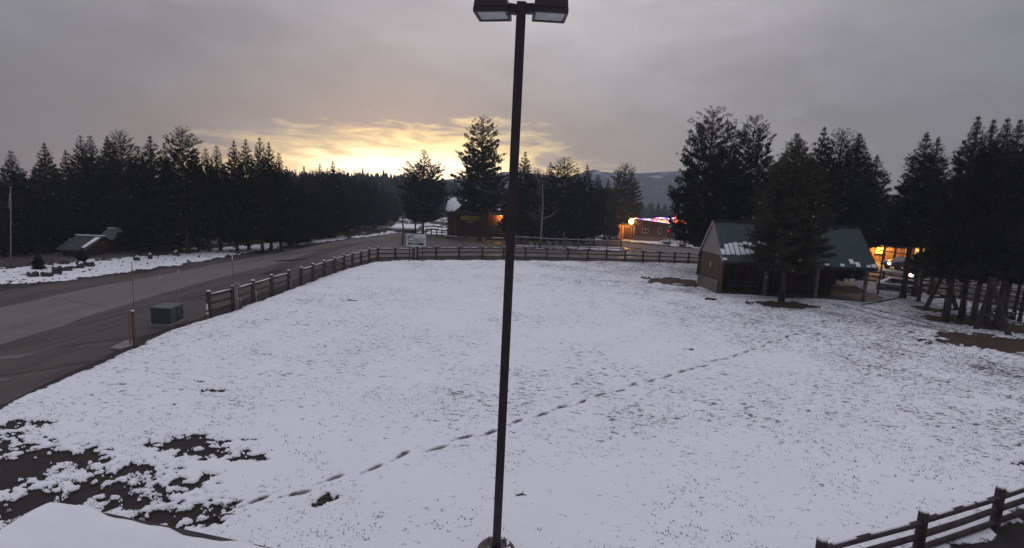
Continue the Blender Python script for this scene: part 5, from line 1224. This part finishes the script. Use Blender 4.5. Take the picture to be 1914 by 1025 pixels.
# ================================================================== THE SHELTER
def shelter():
    FL = g(1344, 550); Dl = FL.y; FR = g(1617, 566); u = FR - FL; u.z = 0; Ln = u.length; u.normalize(); n = Vector((-u.y, u.x, 0)); 
    n = (n * .8 + Vector((-.10, .2, 0))).normalized(); dp = 3.7
    root = thing('picnic_shelter', FL, 'open timber shelter with green metal roof and stone footed end wall', 'shelter')
    ez = at(1344, 470, Dl).z; rz_ = 5.2
    mid = FL + n * dp / 2; rz_l = at(1330, 407, mid.y).z; rz_r = at(1604, 432, (FR + n * dp / 2).y).z; rz_ = (rz_l + rz_r) / 2
    ezr = at(1620, 493, FR.y - .5).z; ez = (ez + ezr) / 2
    def q(s, t, z): return FL + u * (s * Ln) + n * (t * dp) + Vector((0, 0, z))
    # roof panels with standing seams
    ov = .16; s0, s1 = -.022, 1.01; slope = (rz_ - ez) / .5
    npn = 30
    for side in (0, 1):
        te = -ov if side == 0 else 1 + ov; zE = rz_ - slope * (.5 + ov) * .93
        for i in range(npn):
            a = s0 + (s1 - s0) * i / npn; b = s0 + (s1 - s0) * (i + 1) / npn
            P = [q(a, .5, rz_), q(b, .5, rz_), q(b, te, zE), q(a, te, zE)]; P = P[::-1] if side == 0 else P
            MB().hexa(P + [p + Vector((0, 0, .04)) for p in P]).build('roof_panel', M_green, root)
            MB().beam(q(b - .0008, .5, rz_ + .05), q(b - .0008, te, zE + .05), .022, .02).build('roof_seam', M_green, root)
    MB().beam(q(s0, .5, rz_ + .07), q(s1, .5, rz_ + .07), .28, .05).build('ridge_cap', M_green, root)
    zE = rz_ - slope * (.5 + ov) * .93
    for t in (-ov, 1 + ov): MB().beam(q(s0, t, zE - .05), q(s1, t, zE - .05), .05, .14).build('fascia', M_pole, root)
    for s in (s0, s1):
        for t in (-ov, 1 + ov): MB().beam(q(s, .5, rz_ - .06), q(s, t, zE - .06), .05, .2).build('barge_board', M_gable if s == s0 else M_plank2, root)
    # snow left on the roof: strips between seams
    r = random.Random(6)
    def slab_(i, t0, t1, side=0):
        a = s0 + (s1 - s0) * (i + .04 + r.uniform(0, .05)) / npn; b = s0 + (s1 - s0) * (i + .95 - r.uniform(0, .05)) / npn; z = lambda t: rz_ + (zE - rz_) * (.5 - t) / (.5 + ov) + .045
        P = [q(a, t0, z(t0)), q(b, t0, z(t0)), q(b, t1, z(t1)), q(a, t1, z(t1))][::-1]; c = sum(P, Vector()) / 4
        o = MB().hexa(P + [(p * .93 + c * .07) + Vector((0, 0, .05)) for p in P]).build('snow_slab', M_snow, root, bevel=.02)
    for i in range(0, 10): slab_(i, .115 + .008 * i + r.uniform(-.015, .015) - (.10 if i == 0 else 0), -.075 + .006 * i + r.uniform(-.02, .02) + (.05 if i > 7 else 0))
    for i, t0, t1 in ((10, .03, -.03), (11, .00, -.04), (12, -.03, -.07), (13, -.035, -.07), (14, -.09, -.14), (15, -.115, -.14), (17, -.115, -.15), (0, -.12, -.15), (20, -.12, -.15), (23, -.12, -.155), (25, -.04, -.11), (26, -.08, -.15), (28, -.12, -.15), (29, -.10, -.15)): slab_(i, t0, t1)
    # rails and posts
    for s in (0, .31, .66, .985):
        MB().beam(q(s, 0, -.05), q(s, 0, ez - .12), .17, .17).build('post', M_oldlog if s > 0 else M_plank, root)
        for d in (-1, 1):
            if 0 <= s + d * .08 <= 1.0: MB().beam(q(s, 0, ez - .85), q(s + d * .085, 0, ez - .15), .10, .12).build('brace', M_oldlog if s > 0 else M_plank, root)
    for s in (.985, .88): MB().beam(q(s, 1.0, -.05), q(s, 1.0, ez - .12), .2, .2).build('post', M_plank2, root)
    MB().beam(q(.985, 0, ez - .9), q(.985, .22, ez - .15), .1, .12).build('brace', M_oldlog, root)
    for t in (0, 1): MB().beam(q(-.01, t, ez - .05), q(1.0, t, ez - .05), .16, .2).build('header_beam', M_plank, root)
    for s in (.0, .31, .66, .985): MB().beam(q(s, .02, ez - .04), q(s, .98, ez - .04), .12, .18).build('tie_beam', M_plank2, root)
    for s in (.31, .66, .985): 
        MB().beam(q(s, .0, ez), q(s, .5, rz_ - .12), .09, .14).build('rafter', M_plank2, root); MB().beam(q(s, 1., ez), q(s, .5, rz_ - .12), .09, .14).build('rafter', M_plank2, root)
    # left end wall: vertical boards above coursed stones
    sh = .95; nbd = 16
    for i in range(nbd):
        t0 = .03 + .95 * i / nbd; t1 = .03 + .95 * (i + 1) / nbd - .004
        MB().hexa([q(-.012, t0, sh), q(.0, t0, sh), q(.0, t1, sh), q(-.012, t1, sh), q(-.012, t0, ez - .14), q(.0, t0, ez - .14), q(.0, t1, ez - .14), q(-.012, t1, ez - .14)]).build('wall_board', M_plank2, root)
    nb = 12
    for i in range(nb):
        t0 = i / nb; t1 = (i + 1) / nb - .004; zt = lambda t: ez - .13 + (rz_ - .14 - ez + .13) * (1 - abs(t - .5) * 2)
        P = [(-.014, t0), (.0, t0), (.0, t1), (-.014, t1)]
        MB().hexa([q(s, t, ez - .13) for s, t in P] + [q(s, t, max(zt(t), ez - .10)) for s, t in P]).build('gable_board', M_gable, root)
    MB().box(q(-.016, .45, 2.0), (.04, .10, .35), math.atan2(u.y, u.x)).build('wall_label', M_signw, root)
    MB().hexa([q(-.02, 0.02, -.05), q(-.002, 0.02, -.05), q(-.002, .99, -.05), q(-.02, .99, -.05), q(-.02, 0.02, sh - .02), q(-.002, 0.02, sh - .02), q(-.002, .99, sh - .02), q(-.02, .99, sh - .02)]).build('mortar_bed', M_mortar, root)
    z = 0.; row = 0
    while z < sh - .08:
        hh = r.uniform(.15, .21); t = -.01; 
        while t < .99:
            w = r.uniform(.07, .14); t2 = min(t + w, 1.0); pr_ = -.024 - r.uniform(0, .006)
            MB().hexa([q(pr_, t + .003, z), q(-.018, t + .003, z), q(-.018, t2 - .003, z), q(pr_, t2 - .003, z), q(pr_, t + .006, z + hh - .02), q(-.018, t + .006, z + hh - .02), q(-.018, t2 - .006, z + hh - .02), q(pr_, t2 - .006, z + hh - .02)]).build('stone', r.choice([M_stone, M_stone2]), root)
            t = t2
        z += hh; row += 1
    # stone return on the front
    MB().beam(q(-.022, .5, sh), q(-.022, -.01, sh), .02, .05).build('sill', M_gable, root)
    # back wall boards
    nbk = 54
    for i in range(nbk):
        a = .0 + .86 * i / nbk; b = .86 * (i + 1) / nbk - .001; dt = .008 * (i % 2)
        MB().hexa([q(a, .99 + dt, 0), q(b, .99 + dt, 0), q(b, 1.01 + dt, 0), q(a, 1.01 + dt, 0), q(a, .99 + dt, ez - .15), q(b, .99 + dt, ez - .15), q(b, 1.01 + dt, ez - .15), q(a, 1.01 + dt, ez - .15)]).build('wall_board', r.choice([M_plank, M_plank2]), root)
    for i in range(8):
        a = .45 + .5 * i / 8; b = .45 + .5 * (i + 1) / 8 - .01
        MB().hexa([q(.855, a, 0), q(.865, a, 0), q(.865, b, 0), q(.855, b, 0), q(.855, a, ez - .15), q(.865, a, ez - .15), q(.865, b, ez - .15), q(.855, b, ez - .15)]).build('wall_board', M_plank, root)
    MB().hexa([q(-.02, -.03, -.02), q(1.0, -.03, -.02), q(1.0, 1.02, -.02), q(-.02, 1.02, -.02), q(-.02, -.03, .09), q(1.0, -.03, .09), q(1.0, 1.02, .09), q(-.02, 1.02, .09)]).build('floor_slab', mat('slab', (.10, .085, .08), .9, (.14, .12, .11), 2), root)
    P = [q(-.02, -.10, .04), q(.2, -.12, .06), q(.42, -.10, .05)]; sb = MB().tube(P, [.04, .09, .03], 7); P = [q(.5, -.10, .05), q(.7, -.12, .06), q(1., -.12, .04)]; sb.tube(P, [.03, .10, .05], 7); sb.build('snow_bank', M_snow, root, smooth=True)
    MB().box(q(.31, -.035, 1.45), (.10, .03, .22)).build('notice', M_signw, root)
    return q
Q = shelter()
def stage_thing():
    for s, lab in ((.16, 'picnic table in the left bay of the shelter'), (.27, 'picnic table beside the notice post in the shelter')):
        p = Q(s, .45, .09); root = thing('picnic_table', p, lab, 'picnic table')
        for i in range(4): MB().box(p + Vector((0, -.25 + i * .17, .74)), (1.05, .15, .05)).build('table_board', M_oldlog, root)
        for y in (-.55, .55): MB().box(p + Vector((0, y, .45)), (1.05, .24, .05)).build('bench_seat', M_oldlog, root)
        for x in (-.4, .4): MB().beam(p + Vector((x, -.6, .4)), p + Vector((x, .6, .4)), .06, .08).build('crossbar', M_plank2, root); MB().beam(p + Vector((x, -.35, 0)), p + Vector((x, -.1, .7)), .06, .08).build('leg', M_plank2, root); MB().beam(p + Vector((x, .35, 0)), p + Vector((x, .1, .7)), .06, .08).build('leg', M_plank2, root)
    p = Q(.055, .25, .09); root = thing('music_stand', p, 'thin upright stand with splayed feet just inside the left end wall', 'stand')
    MB().tube([p, p + Vector((0, 0, 1.9))], .03, 6).build('upright', M_oldlog, root)
    for a in (0, 2.1, 4.2): MB().tube([p + Vector((0, 0, .25)), p + Vector((math.cos(a) * .35, math.sin(a) * .35, 0.01))], .02, 5).build('foot', M_oldlog, root)
    for k, (s, lab) in enumerate(((.42, 'dark drum shaped bin in the middle bay of the shelter'), (.55, 'second dark bin behind the front pine in the shelter'))):
        p = Q(s, .6, .09); root = thing('trash_bin', p, lab, 'bin'); MB().tube([p, p + Vector((0, 0, .8))], .28, 14).build('drum', M_rust, root); MB().tube([p + Vector((0, 0, .8)), p + Vector((0, 0, .86)), p + Vector((0, 0, .92))], [.3, .29, .1], 14).build('lid', M_grey, root)
stage_thing()

# ================================================================== RIGHT SIDE
def lamp_post():
    b = g(1640, 552); t = at(1645, 415, b.y); root = thing('lamp_post', b, 'thin dark lamp post right of the shelter', 'lamp post')
    MB().tube([b, b + Vector((0, 0, .3)), Vector((b.x, b.y, t.z - .35))], [.11, .06, .045], 10).build('pole', M_pole, root)
    MB().tube([Vector((b.x, b.y, t.z - .35)), Vector((b.x, b.y, t.z - .3)), Vector((b.x, b.y, t.z - .02))], [.06, .14, .17], 8).build('lantern', M_lens, root); MB().tube([Vector((b.x, b.y, t.z - .02)), Vector((b.x, b.y, t.z + .12))], [.2, .03], 8).build('cap', M_pole, root)
lamp_post()
def planter():
    P = [g(1641, 541), g(1660, 533), g(1715, 541)]; P2 = g(1716, 549); root = thing('stone_planter', P[0], 'low dark stone planter wall with snow on top behind the path', 'planter'); h = .62; th = .28; r = random.Random(9)
    segs = [(g(1641, 541), g(1663, 530)), (g(1663, 545), g(1716, 549)), (g(1641, 541), g(1663, 545))]
    a, b, c, d = g(1641, 543), g(1663, 532), g(1722, 541), g(1716, 551)
    sb = MB()
    for p0, p1 in ((a, b), (b, c), (c, d), (a, d)):
        dv = (p1 - p0); L_ = dv.length; dv.normalize(); nrm = Vector((-dv.y, dv.x, 0)); nst = max(2, int(L_ / .42))
        for row in range(3):
            for i in range(nst):
                s0 = L_ * i / nst + (.1 if row % 2 and i else 0) ; s1 = L_ * (i + 1) / nst + (.1 if row % 2 and i < nst - 1 else 0) - .02
                z0 = row * h / 3; jj = r.uniform(-.015, .015)
                q0 = p0 + dv * s0 + nrm * jj; q1 = p0 + dv * s1 + nrm * jj
                MB().hexa([q0 - nrm * th / 2 + Vector((0, 0, z0)), q1 - nrm * th / 2 + Vector((0, 0, z0)), q1 + nrm * th / 2 + Vector((0, 0, z0)), q0 + nrm * th / 2 + Vector((0, 0, z0)), q0 - nrm * th / 2 + Vector((0, 0, z0 + h / 3 - .015)), q1 - nrm * th / 2 + Vector((0, 0, z0 + h / 3 - .015)), q1 + nrm * th / 2 + Vector((0, 0, z0 + h / 3 - .015)), q0 + nrm * th / 2 + Vector((0, 0, z0 + h / 3 - .015))]).build('stone', r.choice([M_stone2, M_rock]), root)
        sb.beam(p0 + Vector((0, 0, h + .03)), p1 + Vector((0, 0, h + .03)), th * 1.05, .07)
    sb.build('snow_cap', M_snow, root)
planter()
def swings():
    a, b = g(1727, 583), g(1789, 582); c, d = g(1824, 617), g(1886, 629)
    A = at(1766, 508, (a.y + b.y) / 2); B = at(1856, 527, (c.y + d.y) / 2); z = (A.z + B.z) / 2; A.z = B.z = z
    root = thing('log_swing_set', a, 'rustic log swing set with slanted A-frame legs under the right pines', 'swing set'); m = M_rust
    for f, t in ((a, A), (b, A), (c, B), (d, B)):
        dv = (t - f).normalized(); MB().tube([f - dv * .1, t + dv * .35], [.14, .11], 9).build('leg', M_dlog, root)
    dv = (B - A).normalized(); MB().tube([A - dv * .5, B + dv * .5], .13, 9).build('top_beam', M_dlog, root)
    MB().tube([a.lerp(A, .35), b.lerp(A, .35)], .08, 7).build('crossbar', M_dlog, root); MB().tube([c.lerp(B, .35), d.lerp(B, .35)], .08, 7).build('crossbar', M_dlog, root)
    for t in (.3, .65):
        p = A.lerp(B, t); n = dv.cross(Vector((0, 0, 1)))
        so = MB().beam(Vector((p.x, p.y, .5)) - dv * .28, Vector((p.x, p.y, .5)) + dv * .28, .2, .05).build('swing_seat', M_rubber, root)
        for s in (-1, 1): q0 = Vector((p.x, p.y, .5)) + dv * .26 * s; MB().tube([q0, q0 + Vector((0, 0, z - .5))], .014, 4).build('chain', M_grey, root)
swings()
def lodge():
    D = 72.; x0, x1 = at(1596, 490, D).x, at(2050, 520, D).x; root = thing('lodge', Vector((x0, D, 0)), 'long lodge glowing orange behind the pines at right', 'building')
    ez = 4.2; rz = 6.6; dp = 10
    M_lw = mat('honey_boards', (.16, .09, .045), .8, (.22, .13, .07), 2, (3, 1, .4)); nb = 60
    for i in range(nb):
        a = x0 + (x1 - x0) * i / nb; b = x0 + (x1 - x0) * (i + 1) / nb - .03
        MB().box(((a + b) / 2, D, ez / 2), (b - a, .1 + .03 * (i % 2), ez)).build('wall_board', M_lw, root)
    MB().box(((x0 + x1) / 2, D + dp / 2 + .1, ez / 2), (x1 - x0, dp, ez - .02)).build('wall', M_plank2, root)
    for s in (-1, 1):
        q = [Vector((x0 - .6, D + dp / 2, rz)), Vector((x1, D + dp / 2, rz)), Vector((x1, D + dp / 2 + s * (dp / 2 + 1.2), ez - .3)), Vector((x0 - .6, D + dp / 2 + s * (dp / 2 + 1.2), ez - .3))]; q = q[::-1] if s < 0 else q
        MB().hexa(q + [p + Vector((0, 0, .2)) for p in q]).build('roof', M_snow, root)
    for i in range(12): x = x0 + .3 + i * 3.0; MB().beam((x, D - 1.1, 0), (x, D - 1.1, ez - .3), .2, .2).build('porch_post', M_plank2, root)
    for px in (1640, 1713, 1748, 1800, 1850, 1905):
        c = at(px, 495 + (px - 1640) * .06, D); window(root, (c.x, D - .12, 1.7), 1.3, 1.5, m=E_win, fm=M_plank2)
    for px, e in ((1622, 1500), (1641, 1500), (1660, 700), (1750, 700), (1895, 800)):
        p = at(px, 480, D - .7); p.z = 3.1; MB().tube([p, p + Vector((0, 0, .2))], [.14, .08], 8).build('wall_lamp', E_lamp, root); l = lamp('wall_lamp_light', p + Vector((0, -.1, -.2)), e, (1, .46, .10), .12); l.location = l.location - root.location; l.parent = root
    for k, (xa, xb, y) in enumerate(((1715, 1726, 478.5), (1728, 1740, 481.5))):
        a = at(xa, y, 62); b = at(xb, y + .8, 62); 
        MB().beam(a, b, .12, .16).build('light_tube', emat('warm_tube', (1, .55, .15), 7.), root); MB().beam(a + Vector((0, .1, .2)), b + Vector((0, .1, .2)), .5, .16).build('canopy', M_plank2, root)
    MB().beam(at(1727, 481, 62.3) , Vector((at(1727, 481, 62.3).x, 62.3, 0)), .15, .15).build('canopy_post', M_plank2, root)
    MB().beam((at(1727, 481, 62.3).x, 62.3, at(1727, 481, 62.3).z), (at(1727, 481, 62.3).x, D, at(1727, 481, 62.3).z + .2), .15, .15).build('canopy_beam', M_plank2, root)
lodge()
def yard_lamp(px, py, D, label, s=.16, ht=None):
    p = at(px, py, D); b = Vector((p.x, D, 0)); root = thing('yard_lamp', b, label, 'lamp'); MB().tube([b, Vector((p.x, D, p.z - s))], [.06, .04], 8).build('post', M_pole, root)
    MB().tube([p + Vector((0, 0, -s)), p + Vector((0, 0, -s * .4)), p + Vector((0, 0, s * .5)), p + Vector((0, 0, s))], [s * .5, s, s, s * .4], 10).build('globe', emat('pinkish_lamp', (1, .55, .36), 8.), root, smooth=True)
yard_lamp(1763.5, 470, 58, 'small pinkish yard lamp between the pines at right', .14); yard_lamp(1893, 496, 50, 'small pinkish yard lamp near the right edge', .14)
yard_lamp(1703, 514.5, 47, 'bright white low lamp beside the thin trunk in front of the drive', .17)
def car():
    c = g(1688, 523); c = Vector((at(1688, 510, 60).x, 60, .06)); root = thing('parked_car', c, 'dark parked car with one headlight glowing on the drive behind the fence', 'car'); L_ = 4.4; w = 1.8; prof = [(-2.2, .35), (-2.2, .8), (-1.7, .95), (-.9, 1.0), (-.35, 1.42), (1.2, 1.42), (1.9, 1.0), (2.2, .9), (2.2, .35)]
    V = [c + Vector((x, -w / 2, z)) for x, z in prof] + [c + Vector((x, w / 2, z)) for x, z in prof]; k = len(prof)
    MB().add(V, [tuple(range(k)), tuple(range(2 * k - 1, k - 1, -1))] + [(i, k + i, k + (i + 1) % k, (i + 1) % k) for i in range(k)]).build('body', M_carp, root, bevel=.06)
    for x0, x1 in ((-.75, .3), (.38, 1.5)): MB().hexa([c + Vector((x0, -w / 2 - .012, 1.0)), c + Vector((x1, -w / 2 - .012, 1.0)), c + Vector((x1, -w / 2, 1.0)), c + Vector((x0, -w / 2, 1.0)), c + Vector((x0 + .25, -w / 2 - .012, 1.34)), c + Vector((x1 - .1, -w / 2 - .012, 1.34)), c + Vector((x1 - .1, -w / 2, 1.34)), c + Vector((x0 + .25, -w / 2, 1.34))]).build('side_window', M_glass, root)
    for x in (-1.35, 1.4):
        for y in (-.82, .82):
            wh = MB().tube([c + Vector((x, y - .1, .30)), c + Vector((x, y + .1, .30))], .33, 16).build('wheel', M_rubber, root)
    for y in (-.6, .6): MB().box(c + Vector((-2.22, y, .72)), (.06, .34, .16)).build('headlight', emat('headlight_glow', (1, .9, .85), 14.) if y < 0 else M_lens, root)
    l = lamp('headlight_beam', c + Vector((-2.5, -.7, .65)), 30, (1, .8, .45), .1); l.location = l.location - root.location; l.parent = root
car()
# thin bare trunks behind the right clump
for i, (px, py, ty, lab) in enumerate(((1893, 600, 470, 'thin bare trunk lit from behind near the right edge, left of a pair'), (1905, 603, 470, 'thin bare trunk lit from behind near the right edge, right of a pair'), (1716, 566, 430, 'thin straight trunk behind the low white lamp'), (1738, 553, 430, 'thick trunk under the two pointed pines, behind the others'), (1838, 606, 430, 'dark trunk between the swing legs'), (1862, 612, 430, 'thick dark trunk right of the swing legs'))):
    b = g(px, py); t = at(px, ty, b.y); root = thing('bare_pine', b, lab, 'tree'); r = random.Random(i); w = .10 if i < 2 else (.13 if i == 2 else .17)
    MB().tube([b + Vector((0, 0, -.1)), b + Vector((0, 0, .3)), Vector((b.x + .05, b.y, t.z * .6)), Vector((b.x, b.y, t.z))], [w * 1.5, w, w * .85, w * .6], 10).build('trunk', M_bark, root, smooth=True)
    mb = MB()
    for k in range(9): z = r.uniform(1., t.z); a = r.uniform(0, 6.28); l = r.uniform(.4, 1.3); mb.tube([Vector((b.x, b.y, z)), Vector((b.x + math.cos(a) * l, b.y + math.sin(a) * l, z + .1))], [.03, .01], 4, False)
    tag(mb.build('dead_limbs', M_bark, root), kind='stuff')
for o in bpy.data.objects:
    if '_w' in o: del o['_w']
for i, p in enumerate(PROTO):
    if i not in used_p:
        for c in list(p.children): bpy.data.objects.remove(c)
        bpy.data.objects.remove(p)
